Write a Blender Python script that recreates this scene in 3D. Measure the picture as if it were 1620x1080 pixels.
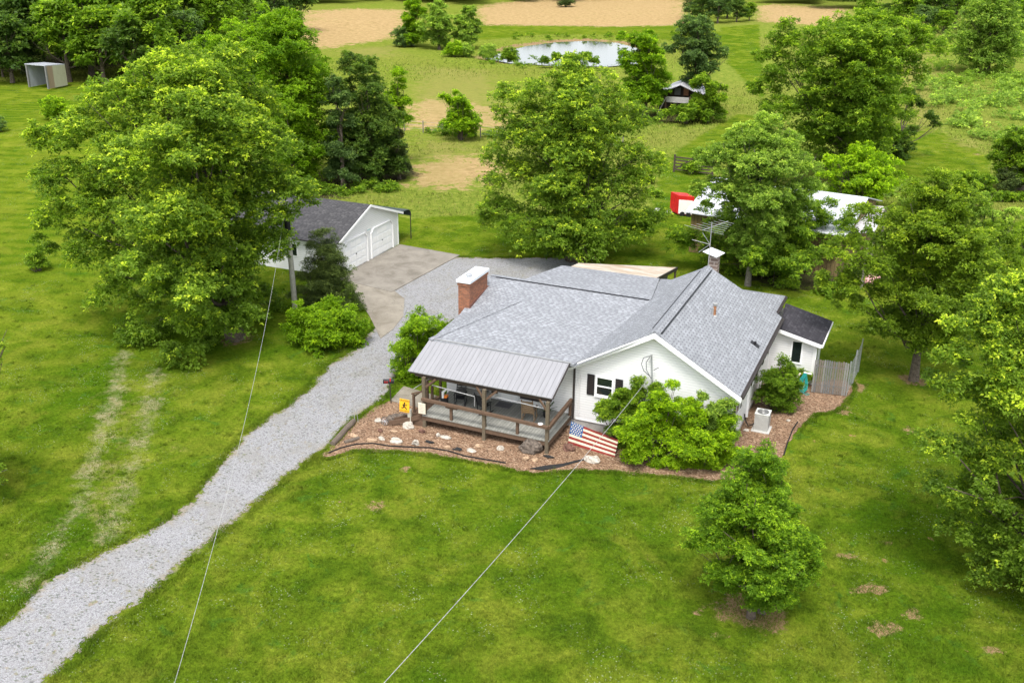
import bpy, math, random
import numpy as np
from mathutils import Vector, Matrix

for o in list(bpy.data.objects): bpy.data.objects.remove(o)
scene = bpy.context.scene
COL = scene.collection
rng = np.random.default_rng(11)
random.seed(11)

# ------------------------------------------------------------------ camera
F = 1640.9; PIT, ROLL, YAW = 0.3927, 0.0119, -0.4002
CAM = np.array([13.812, -40.303, 21.841])
fw = np.array([math.sin(YAW)*math.cos(PIT), math.cos(YAW)*math.cos(PIT), -math.sin(PIT)])
r0 = np.array([math.cos(YAW), -math.sin(YAW), 0.0]); u0 = np.cross(r0, fw)
RR = r0*math.cos(ROLL)+u0*math.sin(ROLL); UU = -r0*math.sin(ROLL)+u0*math.cos(ROLL)
FH = np.array([math.sin(YAW), math.cos(YAW), 0.0]); RH = r0
cam_d = bpy.data.cameras.new("camera"); cam = bpy.data.objects.new("camera", cam_d); COL.objects.link(cam)
cam.matrix_world = Matrix(((RR[0], UU[0], -fw[0], CAM[0]), (RR[1], UU[1], -fw[1], CAM[1]), (RR[2], UU[2], -fw[2], CAM[2]), (0, 0, 0, 1)))
cam_d.sensor_width = 36; cam_d.lens = F/1620*36; cam_d.clip_end = 4000; cam_d.clip_start = .1
scene.camera = cam

# ------------------------------------------------------------------ light
SUN_EL, SUN_AZ = math.radians(62), math.radians(165)      # azimuth clockwise from +Y
w = bpy.data.worlds.new("World"); scene.world = w; w.use_nodes = True
nt = w.node_tree; nt.nodes.clear()
wo = nt.nodes.new('ShaderNodeOutputWorld'); bg = nt.nodes.new('ShaderNodeBackground')
sky = nt.nodes.new('ShaderNodeTexSky'); sky.sky_type = 'NISHITA'; sky.sun_disc = False
sky.sun_elevation = SUN_EL; sky.sun_rotation = SUN_AZ; sky.dust_density = 3.0; sky.air_density = 1.0
hs = nt.nodes.new('ShaderNodeHueSaturation'); hs.inputs['Saturation'].default_value = .30
nt.links.new(sky.outputs[0], hs.inputs['Color']); nt.links.new(hs.outputs[0], bg.inputs[0]); nt.links.new(bg.outputs[0], wo.inputs[0])
bg.inputs[1].default_value = 0.15
sd = bpy.data.lights.new("sun", 'SUN'); sd.energy = 1.3; sd.angle = math.radians(17); sd.color = (1, .96, .9)
so = bpy.data.objects.new("sun", sd); COL.objects.link(so)
sdir = Vector((math.sin(SUN_AZ)*math.cos(SUN_EL), math.cos(SUN_AZ)*math.cos(SUN_EL), math.sin(SUN_EL)))
so.rotation_euler = sdir.to_track_quat('Z', 'Y').to_euler(); so.location = (0, 0, 60)
scene.view_settings.view_transform = 'Standard'; scene.view_settings.look = 'None'
scene.view_settings.exposure = 1.38; scene.view_settings.gamma = 1
scene.render.engine = 'CYCLES'
scene.cycles.max_bounces = 6; scene.cycles.diffuse_bounces = 4; scene.cycles.transmission_bounces = 4
scene.cycles.transparent_max_bounces = 8

# ------------------------------------------------------------------ placing by survey of the photo
def ray(u, v): return fw+RR*(u-810)/F-UU*(v-540)/F
def plane(u, v, n, c):
    d = ray(u, v); n = np.array(n, float); t = (c-n@CAM)/(n@d); return CAM+t*d
def at(u, v, z=0.0): return plane(u, v, (0, 0, 1), z)
def onX(u, v, x): return plane(u, v, (1, 0, 0), x)
def onY(u, v, y): return plane(u, v, (0, 1, 0), y)
def atbase(u, v, b): return plane(u, v, FH, FH@np.array([b[0], b[1], 0]))

# ------------------------------------------------------------------ node helpers
def mat(name):
    m = bpy.data.materials.new(name); m.use_nodes = True
    t = m.node_tree; t.nodes.clear()
    o = t.nodes.new('ShaderNodeOutputMaterial'); b = t.nodes.new('ShaderNodeBsdfPrincipled')
    t.links.new(b.outputs[0], o.inputs[0]); b.inputs['Roughness'].default_value = .85
    b.inputs['Specular IOR Level'].default_value = .25
    return m, t, b, o
def N(t, k, **kw):
    n = t.nodes.new(k)
    for a, v in kw.items(): setattr(n, a, v)
    return n
def pos(t): return N(t, 'ShaderNodeNewGeometry').outputs['Position']
def noise(t, vec, s, det=4, rough=.6, dist=0):
    n = N(t, 'ShaderNodeTexNoise'); n.inputs['Scale'].default_value = s; n.inputs['Detail'].default_value = det
    n.inputs['Roughness'].default_value = rough; n.inputs['Distortion'].default_value = dist
    t.links.new(vec, n.inputs['Vector']); return n.outputs['Fac']
def ramp(t, fac, stops):
    r = N(t, 'ShaderNodeValToRGB'); e = r.color_ramp.elements
    while len(e) < len(stops): e.new(.5)
    for i, (p, c) in enumerate(stops):
        e[i].position = p; e[i].color = (*c, 1) if len(c) == 3 else c
    t.links.new(fac, r.inputs[0]); return r.outputs[0]
def step(t, fac, a, b):
    m = N(t, 'ShaderNodeMapRange'); m.inputs[1].default_value = a; m.inputs[2].default_value = b
    m.interpolation_type = 'SMOOTHSTEP'; t.links.new(fac, m.inputs[0]); return m.outputs[0]
def mix(t, fac, a, b, mode='MIX'):
    m = N(t, 'ShaderNodeMix', data_type='RGBA', blend_type=mode)
    for s, v in ((m.inputs[0], fac), (m.inputs[6], a), (m.inputs[7], b)):
        if isinstance(v, (int, float)): s.default_value = v
        elif isinstance(v, tuple): s.default_value = (*v, 1)
        else: t.links.new(v, s)
    return m.outputs[2]
def math_(t, op, a, b=0.0, c=None):
    m = N(t, 'ShaderNodeMath', operation=op)
    for s, v in zip(m.inputs, (a, b, c)):
        if v is None: continue
        if isinstance(v, (int, float)): s.default_value = v
        else: t.links.new(v, s)
    return m.outputs[0]
def bump(t, b, h, s, d=.02):
    n = N(t, 'ShaderNodeBump'); n.inputs['Strength'].default_value = s; n.inputs['Distance'].default_value = d
    t.links.new(h, n.inputs['Height']); t.links.new(n.outputs[0], b.inputs['Normal'])
def attr(t, name): return N(t, 'ShaderNodeAttribute', attribute_name=name).outputs['Fac']
def scale_vec(t, v, s):
    m = N(t, 'ShaderNodeMapping'); m.inputs['Scale'].default_value = s; t.links.new(v, m.inputs['Vector']); return m.outputs[0]

def plain(name, c, rough=.7, var=.12, ns=6.0, metal=0.0, spec=.3):
    m, t, b, o = mat(name); p = pos(t)
    n = noise(t, p, ns, 5, .65)
    lo = tuple(x*(1-var*1.6) for x in c); hi = tuple(min(1, x*(1+var)) for x in c)
    t.links.new(ramp(t, n, [(.3, lo), (.7, hi)]), b.inputs['Base Color'])
    b.inputs['Roughness'].default_value = rough; b.inputs['Metallic'].default_value = metal
    b.inputs['Specular IOR Level'].default_value = spec
    bump(t, b, noise(t, p, ns*4, 3), .15, .01)
    return m

M = {}
# --- lawn colour group, shared by ground and the blades growing on it
def lawn_color(t, p):
    big = noise(t, p, .10, 3, .55, .5); mid = noise(t, p, .55, 5, .62, .4); fine = noise(t, p, 6.0, 4, .7); vf = noise(t, p, 28, 3, .7)
    c = ramp(t, mid, [(.32, (.042, .080, .005)), (.5, (.082, .127, .008)), (.68, (.147, .178, .018))])
    c = mix(t, math_(t, 'MULTIPLY', step(t, big, .45, .65), .6), c, (.036, .090, .003))
    lush = step(t, noise(t, p, .9, 4, .6, .8), .60, .70)
    c = mix(t, math_(t, 'MULTIPLY', lush, .6), c, (.044, .112, .014))
    c = mix(t, math_(t, 'MULTIPLY', step(t, noise(t, p, .30, 4, .6, .8), .52, .68), .55), c, (.140, .160, .018))
    c = mix(t, .8, c, ramp(t, fine, [(.25, (.25, .25, .25)), (.5, (.5, .5, .5)), (.78, (.80, .80, .74))]), 'OVERLAY')
    c = mix(t, .7, c, ramp(t, vf, [(.3, (.28, .28, .28)), (.7, (.74, .74, .72))]), 'OVERLAY')
    # clover flowers: white flecks inside the lush patches
    v = N(t, 'ShaderNodeTexVoronoi'); v.inputs['Scale'].default_value = 7.5; t.links.new(p, v.inputs['Vector'])
    fl = math_(t, 'MULTIPLY', math_(t, 'LESS_THAN', v.outputs['Distance'], .19), step(t, noise(t, p, .40, 4, .65, .8), .50, .62))
    c = mix(t, math_(t, 'MULTIPLY', fl, .45), c, (.40, .43, .32))
    return c
def make_ground_mat():
    m, t, b, o = mat('ground'); p = pos(t)
    c = lawn_color(t, p)
    brk = noise(t, p, .7, 6, .7, .5); brf = noise(t, p, 4, 5, .7)
    def mask(name, gain=1.0, a=.42, bb=.62, amp=1.0):
        s = math_(t, 'ADD', math_(t, 'MULTIPLY', attr(t, name), gain), math_(t, 'MULTIPLY', math_(t, 'SUBTRACT', brk, .5), amp))
        s = math_(t, 'ADD', s, math_(t, 'MULTIPLY', math_(t, 'SUBTRACT', brf, .5), .5*amp))
        return step(t, s, a, bb)
    rg = noise(t, scale_vec(t, p, (1, 1, 1)), 1.6, 6, .7, .4)
    roughc = ramp(t, rg, [(.28, (.070, .115, .014)), (.5, (.132, .172, .024)), (.72, (.215, .228, .045))])
    roughc = mix(t, math_(t, 'MULTIPLY', step(t, noise(t, p, .06, 4, .6, .6), .45, .62), .4), roughc, (.17, .165, .040))
    c = mix(t, mask('rough'), c, roughc)
    c = mix(t, math_(t, 'MULTIPLY', mask('lush'), .7), c, (.075, .15, .028))
    sp3 = N(t, 'ShaderNodeSeparateXYZ'); t.links.new(p, sp3.inputs[0])
    ph = math_(t, 'ADD', math_(t, 'ADD', math_(t, 'MULTIPLY', sp3.outputs[1], 3.6), math_(t, 'MULTIPLY', sp3.outputs[0], -1.3)), math_(t, 'MULTIPLY', brk, 2.5))
    sw = math_(t, 'MULTIPLY', math_(t, 'MULTIPLY', math_(t, 'ADD', math_(t, 'SINE', ph), 1.0), .22), step(t, sp3.outputs[0], -24, -38))
    c = mix(t, sw, c, (.13, .165, .012))
    tanc = ramp(t, noise(t, p, 1.2, 6, .75, .4), [(.25, (.17, .115, .052)), (.5, (.33, .222, .112)), (.75, (.43, .31, .17))])
    c = mix(t, math_(t, 'MULTIPLY', mask('tan', .95, .45, .68, 2.3), .88), c, tanc)
    c = mix(t, math_(t, 'MULTIPLY', mask('straw', 1.0, .5, .95, 1.8), .45), c, (.22, .185, .065))
    wornc = ramp(t, noise(t, p, 5, 5, .7), [(.3, (.22, .16, .085)), (.55, (.30, .27, .17)), (.75, (.42, .39, .31))])
    c = mix(t, math_(t, 'MULTIPLY', mask('worn', 1.0, .5, .95, 1.3), .6), c, wornc)
    dirtc = ramp(t, noise(t, p, 8, 5, .7), [(.3, (.13, .080, .040)), (.6, (.27, .185, .10)), (.8, (.38, .29, .18))])
    c = mix(t, mask('dirt', 1.0, .5, .72, 1.5), c, dirtc)
    # small bald spots on the near right lawn
    spot = math_(t, 'MULTIPLY', step(t, noise(t, p, 1.4, 3, .5, .2), .70, .76), attr(t, 'spots'))
    c = mix(t, math_(t, 'MULTIPLY', spot, .8), c, (.30, .175, .09))
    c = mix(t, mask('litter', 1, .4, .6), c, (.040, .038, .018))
    t.links.new(c, b.inputs['Base Color']); b.inputs['Roughness'].default_value = .95
    b.inputs['Specular IOR Level'].default_value = 0
    bump(t, b, math_(t, 'ADD', noise(t, p, 9, 5, .7), math_(t, 'MULTIPLY', rg, attr(t, 'rough'))), .7, .10)
    return m
M['ground'] = make_ground_mat()
def make_blade_mat(name, rough):
    m, t, b, o = mat(name); p = pos(t)
    if rough:
        rg = noise(t, p, 1.6, 6, .7, .4)
        c = ramp(t, rg, [(.28, (.075, .122, .015)), (.5, (.138, .182, .025)), (.72, (.22, .235, .046))])
        c = mix(t, math_(t, 'MULTIPLY', step(t, attr(t, 't'), .86, .95), .6), c, (.28, .23, .10))
    else:
        c = lawn_color(t, p)
        c = mix(t, math_(t, 'MULTIPLY', attr(t, 't'), .35), c, (.10, .17, .010))
    t.links.new(c, b.inputs['Base Color'])
    b.inputs['Roughness'].default_value = .9; b.inputs['Specular IOR Level'].default_value = .05
    return m
M['blade'] = make_blade_mat('grass_blade', False); M['meadow'] = make_blade_mat('meadow_blade', True)

def gravel():
    m, t, b, o = mat('gravel'); p = pos(t)
    v = N(t, 'ShaderNodeTexVoronoi'); v.inputs['Scale'].default_value = 33; t.links.new(p, v.inputs['Vector'])
    sep = N(t, 'ShaderNodeSeparateColor'); t.links.new(v.outputs['Color'], sep.inputs[0])
    c = ramp(t, sep.outputs[0], [(0, (.12, .12, .124)), (.2, (.205, .205, .212)), (.6, (.25, .25, .258)), (1, (.33, .33, .338))])
    big = noise(t, p, .5, 5, .6, .5)
    c = mix(t, math_(t, 'MULTIPLY', step(t, big, .45, .68), .45), c, (.20, .19, .165))
    c = mix(t, math_(t, 'MULTIPLY', step(t, noise(t, p, 3.5, 5, .75, .3), .58, .70), .6), c, (.10, .105, .08))
    v2 = N(t, 'ShaderNodeTexVoronoi'); v2.inputs['Scale'].default_value = 4.6; t.links.new(scale_vec(t, p, (1, 1.5, 1)), v2.inputs['Vector'])
    sp_ = math_(t, 'MULTIPLY', math_(t, 'LESS_THAN', v2.outputs['Distance'], .27), step(t, noise(t, p, .7, 4, .7, .4), .36, .52))
    c = mix(t, math_(t, 'MULTIPLY', sp_, .75), c, ramp(t, noise(t, p, 1.3, 3), [(.35, (.085, .10, .05)), (.6, (.10, .10, .105))]))
    wd2 = math_(t, 'MULTIPLY', step(t, noise(t, scale_vec(t, p, (1.6, 1, 1)), 2.4, 6, .8, .6), .56, .64), step(t, noise(t, p, .35, 3, .6), .38, .55))
    c = mix(t, math_(t, 'MULTIPLY', wd2, .7), c, ramp(t, noise(t, p, 6, 4), [(.35, (.10, .13, .03)), (.6, (.22, .16, .08))]))
    edge = math_(t, 'ADD', attr(t, 'edge'), math_(t, 'MULTIPLY', math_(t, 'SUBTRACT', noise(t, p, 1.6, 5, .7), .5), 1.1))
    c = mix(t, math_(t, 'MULTIPLY', step(t, edge, .62, .98), .7), c, ramp(t, noise(t, p, 7, 4), [(.3, (.15, .14, .075)), (.6, (.27, .215, .145)), (.8, (.32, .30, .24))]))
    grass = math_(t, 'MULTIPLY', step(t, noise(t, p, 2.6, 5, .75, .3), .62, .72), step(t, math_(t, 'ADD', attr(t, 'edge'), .0), .05, .6))
    c = mix(t, grass, c, (.11, .16, .035))
    fr_ = math_(t, 'ADD', attr(t, 'edge'), math_(t, 'MULTIPLY', math_(t, 'SUBTRACT', noise(t, p, 2.2, 6, .75), .5), 1.5))
    fr_ = math_(t, 'ADD', fr_, math_(t, 'MULTIPLY', math_(t, 'SUBTRACT', noise(t, p, 9, 3, .7), .5), .7))
    tb = N(t, 'ShaderNodeBsdfTransparent'); ms = N(t, 'ShaderNodeMixShader'); t.links.new(step(t, fr_, .84, .92), ms.inputs[0])
    t.links.new(b.outputs[0], ms.inputs[1]); t.links.new(tb.outputs[0], ms.inputs[2]); t.links.new(ms.outputs[0], o.inputs[0])
    t.links.new(c, b.inputs['Base Color']); bump(t, b, v.outputs['Distance'], .7, .03); return m
M['gravel'] = gravel()
def mulch():
    m, t, b, o = mat('mulch'); p = pos(t)
    v = N(t, 'ShaderNodeTexVoronoi'); v.inputs['Scale'].default_value = 17; t.links.new(scale_vec(t, p, (1, 1.7, 1)), v.inputs['Vector'])
    sep = N(t, 'ShaderNodeSeparateColor'); t.links.new(v.outputs['Color'], sep.inputs[0])
    c = ramp(t, sep.outputs[0], [(0, (.07, .041, .024)), (.35, (.155, .092, .055)), (.75, (.24, .150, .095)), (1, (.40, .30, .21))])
    c = mix(t, .45, c, ramp(t, noise(t, p, 1.1, 5, .7), [(.3, (.30, .27, .25)), (.7, (.68, .66, .62))]), 'OVERLAY')
    t.links.new(c, b.inputs['Base Color']); bump(t, b, v.outputs['Distance'], .8, .03); return m
M['mulch'] = mulch()
def concrete(name, base, stain):
    m, t, b, o = mat(name); p = pos(t)
    c = ramp(t, noise(t, p, .8, 6, .7, .6), [(.3, stain), (.55, base), (.8, tuple(x*1.25 for x in base))])
    c = mix(t, .4, c, ramp(t, noise(t, p, 25, 3), [(.3, (.35,)*3), (.7, (.62,)*3)]), 'OVERLAY')
    v = N(t, 'ShaderNodeTexVoronoi', feature='DISTANCE_TO_EDGE'); v.inputs['Scale'].default_value = .38; dn_ = N(t, 'ShaderNodeVectorMath'); nz = N(t, 'ShaderNodeTexNoise'); nz.inputs['Scale'].default_value = 1.5; nz.inputs['Detail'].default_value = 5; t.links.new(p, nz.inputs['Vector']); t.links.new(p, dn_.inputs[0]); t.links.new(nz.outputs['Color'], dn_.inputs[1]); t.links.new(dn_.outputs[0], v.inputs['Vector'])
    if 'old' in name: c = mix(t, math_(t, 'MULTIPLY', math_(t, 'LESS_THAN', v.outputs['Distance'], .006), .6), c, (.12, .11, .085))
    t.links.new(c, b.inputs['Base Color']); bump(t, b, noise(t, p, 30, 3), .2, .01); return m
M['pad'] = concrete('concrete_pad', (.215, .195, .165), (.125, .11, .09))
M['oldpad'] = concrete('old_concrete', (.24, .215, .175), (.15, .13, .10))
M['block'] = concrete('foundation', (.42, .41, .39), (.27, .26, .25))

def shingle(name, cols, bw=.30, rh=.15):
    m, t, b, o = mat(name); uv = N(t, 'ShaderNodeUVMap').outputs[0]; p = pos(t)
    sep = N(t, 'ShaderNodeSeparateXYZ'); t.links.new(uv, sep.inputs[0])
    rowf = math_(t, 'DIVIDE', sep.outputs[1], rh); row = math_(t, 'FLOOR', rowf); fr = math_(t, 'FRACT', rowf)
    w1 = N(t, 'ShaderNodeTexWhiteNoise', noise_dimensions='1D'); t.links.new(row, w1.inputs['W'])
    cf = math_(t, 'ADD', math_(t, 'DIVIDE', sep.outputs[0], bw), math_(t, 'MULTIPLY', w1.outputs[0], 7.0)); col = math_(t, 'FLOOR', cf)
    cb = N(t, 'ShaderNodeCombineXYZ'); t.links.new(col, cb.inputs[0]); t.links.new(row, cb.inputs[1])
    w2 = N(t, 'ShaderNodeTexWhiteNoise', noise_dimensions='2D'); t.links.new(cb.outputs[0], w2.inputs['Vector'])
    c = ramp(t, w2.outputs[0], [(0, tuple(x*.90 for x in cols[1])), (.35, cols[1]), (.75, cols[2]), (1, cols[3])])
    w3 = N(t, 'ShaderNodeTexWhiteNoise', noise_dimensions='3D'); cb3 = N(t, 'ShaderNodeCombineXYZ'); t.links.new(col, cb3.inputs[0]); t.links.new(row, cb3.inputs[1]); cb3.inputs[2].default_value = 7.3; t.links.new(cb3.outputs[0], w3.inputs['Vector'])
    wd = math_(t, 'MULTIPLY_ADD', w3.outputs[0], .35, .32)
    dash = math_(t, 'MULTIPLY', math_(t, 'LESS_THAN', fr, .45), math_(t, 'LESS_THAN', math_(t, 'FRACT', cf), wd))
    c = mix(t, math_(t, 'MULTIPLY', dash, .75), c, cols[0])
    c = mix(t, .15, c, ramp(t, noise(t, p, .4, 4, .6), [(.3, (.42,)*3), (.7, (.58,)*3)]), 'OVERLAY')
    t.links.new(c, b.inputs['Base Color']); bump(t, b, fr, .4, .012); b.inputs['Roughness'].default_value = .9
    return m
M['shingle'] = shingle('grey_shingles', [(.112, .116, .132), (.210, .220, .236), (.228, .238, .255), (.265, .278, .298)])
M['dshingle'] = shingle('dark_shingles', [(.030, .030, .033), (.052, .051, .054), (.062, .060, .063), (.080, .078, .080)])
M['bshingle'] = shingle('black_shingles', [(.022, .021, .026), (.030, .028, .034), (.040, .038, .044), (.056, .052, .06)])

def siding():
    m, t, b, o = mat('white_siding'); p = pos(t)
    s = N(t, 'ShaderNodeSeparateXYZ'); t.links.new(p, s.inputs[0])
    fr = math_(t, 'FRACT', math_(t, 'DIVIDE', s.outputs[2], .125))
    c = mix(t, math_(t, 'MULTIPLY', math_(t, 'LESS_THAN', fr, .13), .5), (.78, .78, .775), (.38, .39, .40))
    c = mix(t, .3, c, ramp(t, noise(t, scale_vec(t, p, (1, 1, .3)), 1.5, 5, .7), [(.3, (.43,)*3), (.7, (.52,)*3)]), 'OVERLAY')
    t.links.new(c, b.inputs['Base Color']); bump(t, b, fr, .6, .02); b.inputs['Roughness'].default_value = .6; return m
M['siding'] = siding()
M['trim'] = plain('white_trim', (.82, .82, .81), .5, .03, 3)
M['dooro'] = plain('white_door_paint', (.76, .77, .78), .5, .04, 3)
def metalroof(name, c, pitch=.23, ax=0, rust=0.0):
    m, t, b, o = mat(name); uv = N(t, 'ShaderNodeUVMap').outputs[0]; p = pos(t)
    s = N(t, 'ShaderNodeSeparateXYZ'); t.links.new(uv, s.inputs[0])
    fr = math_(t, 'FRACT', math_(t, 'DIVIDE', s.outputs[ax], pitch))
    rib = math_(t, 'LESS_THAN', fr, .10)
    cc = ramp(t, noise(t, scale_vec(t, uv, (2.5, .35, 1)), 2.0, 5, .7), [(.3, tuple(x*.88 for x in c)), (.7, tuple(min(1, x*1.08) for x in c))])
    if rust: cc = mix(t, step(t, noise(t, p, .35, 6, .75, .8), .66-rust, .80-rust), cc, (.30, .14, .07))
    cc = mix(t, math_(t, 'MULTIPLY', rib, .6), cc, tuple(x*.45 for x in c))
    t.links.new(cc, b.inputs['Base Color']); b.inputs['Metallic'].default_value = .15; b.inputs['Roughness'].default_value = .5
    bump(t, b, rib, .6, .03); return m
M['metal_porch'] = metalroof('grey_metal_roof', (.262, .262, .275))
M['metal_barn'] = metalroof('white_metal_roof', (.52, .535, .57), .6, 0, .03)
M['metal_shed'] = metalroof('old_tin_roof', (.48, .47, .50), .5, 0, .05)
M['tin_tan'] = metalroof('tan_tin', (.30, .225, .16), .2); M['tin_cream'] = metalroof('cream_tin', (.42, .41, .30), .2)
M['tin_grey'] = metalroof('grey_tin', (.40, .42, .47), .2)
def flatroof():
    m, t, b, o = mat('weathered_flat_roof'); p = pos(t)
    c = ramp(t, noise(t, scale_vec(t, p, (.35, 2.2, 1)), 1.3, 6, .75, .5), [(.3, (.24, .16, .09)), (.5, (.36, .31, .25)), (.7, (.48, .46, .42))])
    t.links.new(c, b.inputs['Base Color']); return m
M['flatroof'] = flatroof()
def wood(name, c, board=0, ax=0, dark=.5):
    m, t, b, o = mat(name); p = pos(t)
    g = noise(t, scale_vec(t, p, (1.5, 1.5, 1.5)), 6, 6, .75, 1.2)
    cc = ramp(t, g, [(.25, tuple(x*.6 for x in c)), (.5, c), (.75, tuple(min(1, x*1.35) for x in c))])
    if board:
        s = N(t, 'ShaderNodeSeparateXYZ'); t.links.new(p, s.inputs[0])
        d = math_(t, 'DIVIDE', s.outputs[ax], board); fr = math_(t, 'FRACT', d)
        wn = N(t, 'ShaderNodeTexWhiteNoise', noise_dimensions='1D'); t.links.new(math_(t, 'FLOOR', d), wn.inputs['W'])
        cc = mix(t, .4, cc, ramp(t, wn.outputs[0], [(0, (.35,)*3), (1, (.65,)*3)]), 'OVERLAY')
        ln = math_(t, 'LESS_THAN', fr, .09)
        cc = mix(t, math_(t, 'MULTIPLY', ln, .8), cc, tuple(x*.2 for x in c)); bump(t, b, ln, -.5, .02)
    t.links.new(cc, b.inputs['Base Color']); b.inputs['Roughness'].default_value = .85; return m
M['deck'] = wood('grey_deck_boards', (.24, .24, .215), .14, 0)
M['wood'] = wood('brown_weathered_wood', (.105, .066, .043)); M['woodg'] = wood('grey_green_wood', (.115, .092, .062))
M['wooddk'] = wood('dark_wood', (.060, .045, .035)); M['fence'] = wood('grey_fence_wood', (.15, .15, .145))
M['pole'] = wood('utility_pole_wood', (.36, .35, .29)); M['chairw'] = wood('chair_wood', (.24, .165, .10))
M['log'] = wood('log_wood', (.12, .095, .075)); M['greyslat'] = wood('grey_slat', (.36, .35, .33))
M['barnwall'] = wood('olive_barn_board', (.155, .115, .050), .25, 0); M['barndk'] = wood('dark_barn_board', (.045, .040, .030), .25, 0)
M['black'] = plain('black_paint', (.016, .016, .019), .5, .1); M['dark'] = plain('dark_bronze', (.035, .028, .026), .45, .1)
M['galv'] = plain('galvanised_steel', (.42, .43, .45), .4, .12, 8, .5); M['steel'] = plain('pale_aluminium', (.34, .34, .335), .4, .08, 8, .3)
M['capm'] = plain('chimney_cap_metal', (.70, .73, .76), .4, .05, 3, .1); M['rustc'] = plain('rusty_pipe', (.30, .14, .07), .8, .3, 12)
M['red'] = plain('red_paint', (.55, .018, .015), .5, .12, 3); M['white'] = plain('white_paint', (.78, .77, .75), .6, .06, 3)
M['cream'] = plain('cream_board', (.62, .56, .44), .7, .1, 12); M['yellow'] = plain('yellow_sign_paint', (.80, .42, .02), .5, .06, 4)
M['hvac'] = plain('hvac_beige', (.52, .53, .50), .5, .08, 5); M['hvacd'] = plain('hvac_grille', (.12, .12, .12), .5, .1, 8)
M['teal'] = plain('teal_hose', (.03, .33, .30), .5, .15, 8); M['rubber'] = plain('black_rubber', (.012, .012, .012), .7, .1)
M['matg'] = plain('grey_doormat', (.10, .10, .105), .95, .1, 20); M['flagr'] = plain('flag_red', (.19, .022, .018), .8, .15, 9)
M['flagw'] = plain('flag_white', (.52, .47, .35), .8, .12, 9); M['flagb'] = plain('flag_blue', (.022, .075, .20), .8, .2, 9)
M['rockw'] = plain('pale_rock', (.40, .365, .31), .95, .3, 9); M['rockt'] = plain('tan_rock', (.36, .25, .16), .95, .35, 9)
M['rockd'] = plain('dark_rock', (.13, .105, .085), .95, .5, 8); M['rockr'] = plain('reddish_rock', (.14, .075, .055), .95, .4, 9)
M['wire'] = plain('cable', (.34, .34, .33), .6, .3, 15); M['bark'] = plain('bark', (.11, .088, .066), .95, .4, 8)
M['barkg'] = plain('grey_bark', (.19, .17, .145), .95, .35, 8); M['orange'] = plain('orange_plastic', (.75, .20, .02), .5, .1)
M['blue'] = plain('blue_plastic', (.04, .12, .35), .5, .1); M['canopy'] = plain('dark_green_canopy', (.035, .05, .05), .5, .1)
M['pink'] = plain('pink_paint', (.55, .28, .27), .7, .2, 10); M['tealletter'] = plain('teal_lettering', (.22, .42, .45), .6, .1)
M['lattice'] = plain('fabric_black', (.02, .02, .02), .95, .3, 10)
def brick(name, c1, c2, mort, bw, rh):
    m, t, b, o = mat(name); uv = N(t, 'ShaderNodeUVMap').outputs[0]
    br = N(t, 'ShaderNodeTexBrick'); br.inputs['Scale'].default_value = 1; br.inputs['Brick Width'].default_value = bw
    br.inputs['Row Height'].default_value = rh; br.inputs['Mortar Size'].default_value = rh*.12
    br.inputs['Color1'].default_value = (*c1, 1); br.inputs['Color2'].default_value = (*c2, 1); br.inputs['Mortar'].default_value = (*mort, 1)
    t.links.new(uv, br.inputs['Vector'])
    c = mix(t, .4, br.outputs['Color'], ramp(t, noise(t, pos(t), 3, 5), [(.3, (.33,)*3), (.7, (.62,)*3)]), 'OVERLAY')
    t.links.new(c, b.inputs['Base Color']); bump(t, b, br.outputs['Fac'], -.5, .01); return m
M['brick'] = brick('red_brick', (.34, .13, .07), (.20, .085, .05), (.12, .09, .07), .21, .075)
M['brick2'] = brick('grey_brick', (.22, .16, .13), (.17, .125, .105), (.42, .36, .32), .42, .2)
def glass():
    m, t, b, o = mat('window_glass')
    b.inputs['Base Color'].default_value = (.012, .018, .016, 1); b.inputs['Roughness'].default_value = .06
    b.inputs['Specular IOR Level'].default_value = .8; return m
M['glass'] = glass()
def water():
    m, t, b, o = mat('pond_water'); b.inputs['Base Color'].default_value = (.045, .05, .035, 1)
    b.inputs['Roughness'].default_value = .07; b.inputs['Specular IOR Level'].default_value = .9; b.inputs['IOR'].default_value = 1.6
    bump(t, b, noise(t, pos(t), 3, 3), .06, .02); return m
M['water'] = water()
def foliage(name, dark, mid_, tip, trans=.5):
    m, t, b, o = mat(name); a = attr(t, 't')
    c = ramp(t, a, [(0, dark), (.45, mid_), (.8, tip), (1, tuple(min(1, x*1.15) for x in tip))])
    b.inputs['Roughness'].default_value = .55; b.inputs['Specular IOR Level'].default_value = .22
    t.links.new(c, b.inputs['Base Color'])
    tr = N(t, 'ShaderNodeBsdfTranslucent'); t.links.new(mix(t, 1.0, c, (1.0, 1.15, .55), 'MULTIPLY'), tr.inputs[0])
    ms = N(t, 'ShaderNodeMixShader'); ms.inputs[0].default_value = trans
    t.links.new(b.outputs[0], ms.inputs[1]); t.links.new(tr.outputs[0], ms.inputs[2]); t.links.new(ms.outputs[0], o.inputs[0])
    return m
M['f_maple'] = foliage('maple_leaves', (0.089, 0.167, 0.015), (0.214, 0.331, 0.025), (0.640, 0.750, 0.051))
M['f_lime'] = foliage('lime_leaves', (0.102, 0.212, 0.007), (0.244, 0.397, 0.010), (0.467, 0.650, 0.015))
M['f_mid'] = foliage('green_leaves', (0.079, 0.160, 0.010), (0.179, 0.294, 0.017), (0.389, 0.527, 0.029))
M['f_dark'] = foliage('dark_leaves', (0.043, 0.091, 0.014), (0.100, 0.173, 0.024), (0.203, 0.292, 0.034))
M['f_blue'] = foliage('bluish_leaves', (0.058, 0.107, 0.031), (0.126, 0.208, 0.051), (0.262, 0.370, 0.085))
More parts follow.
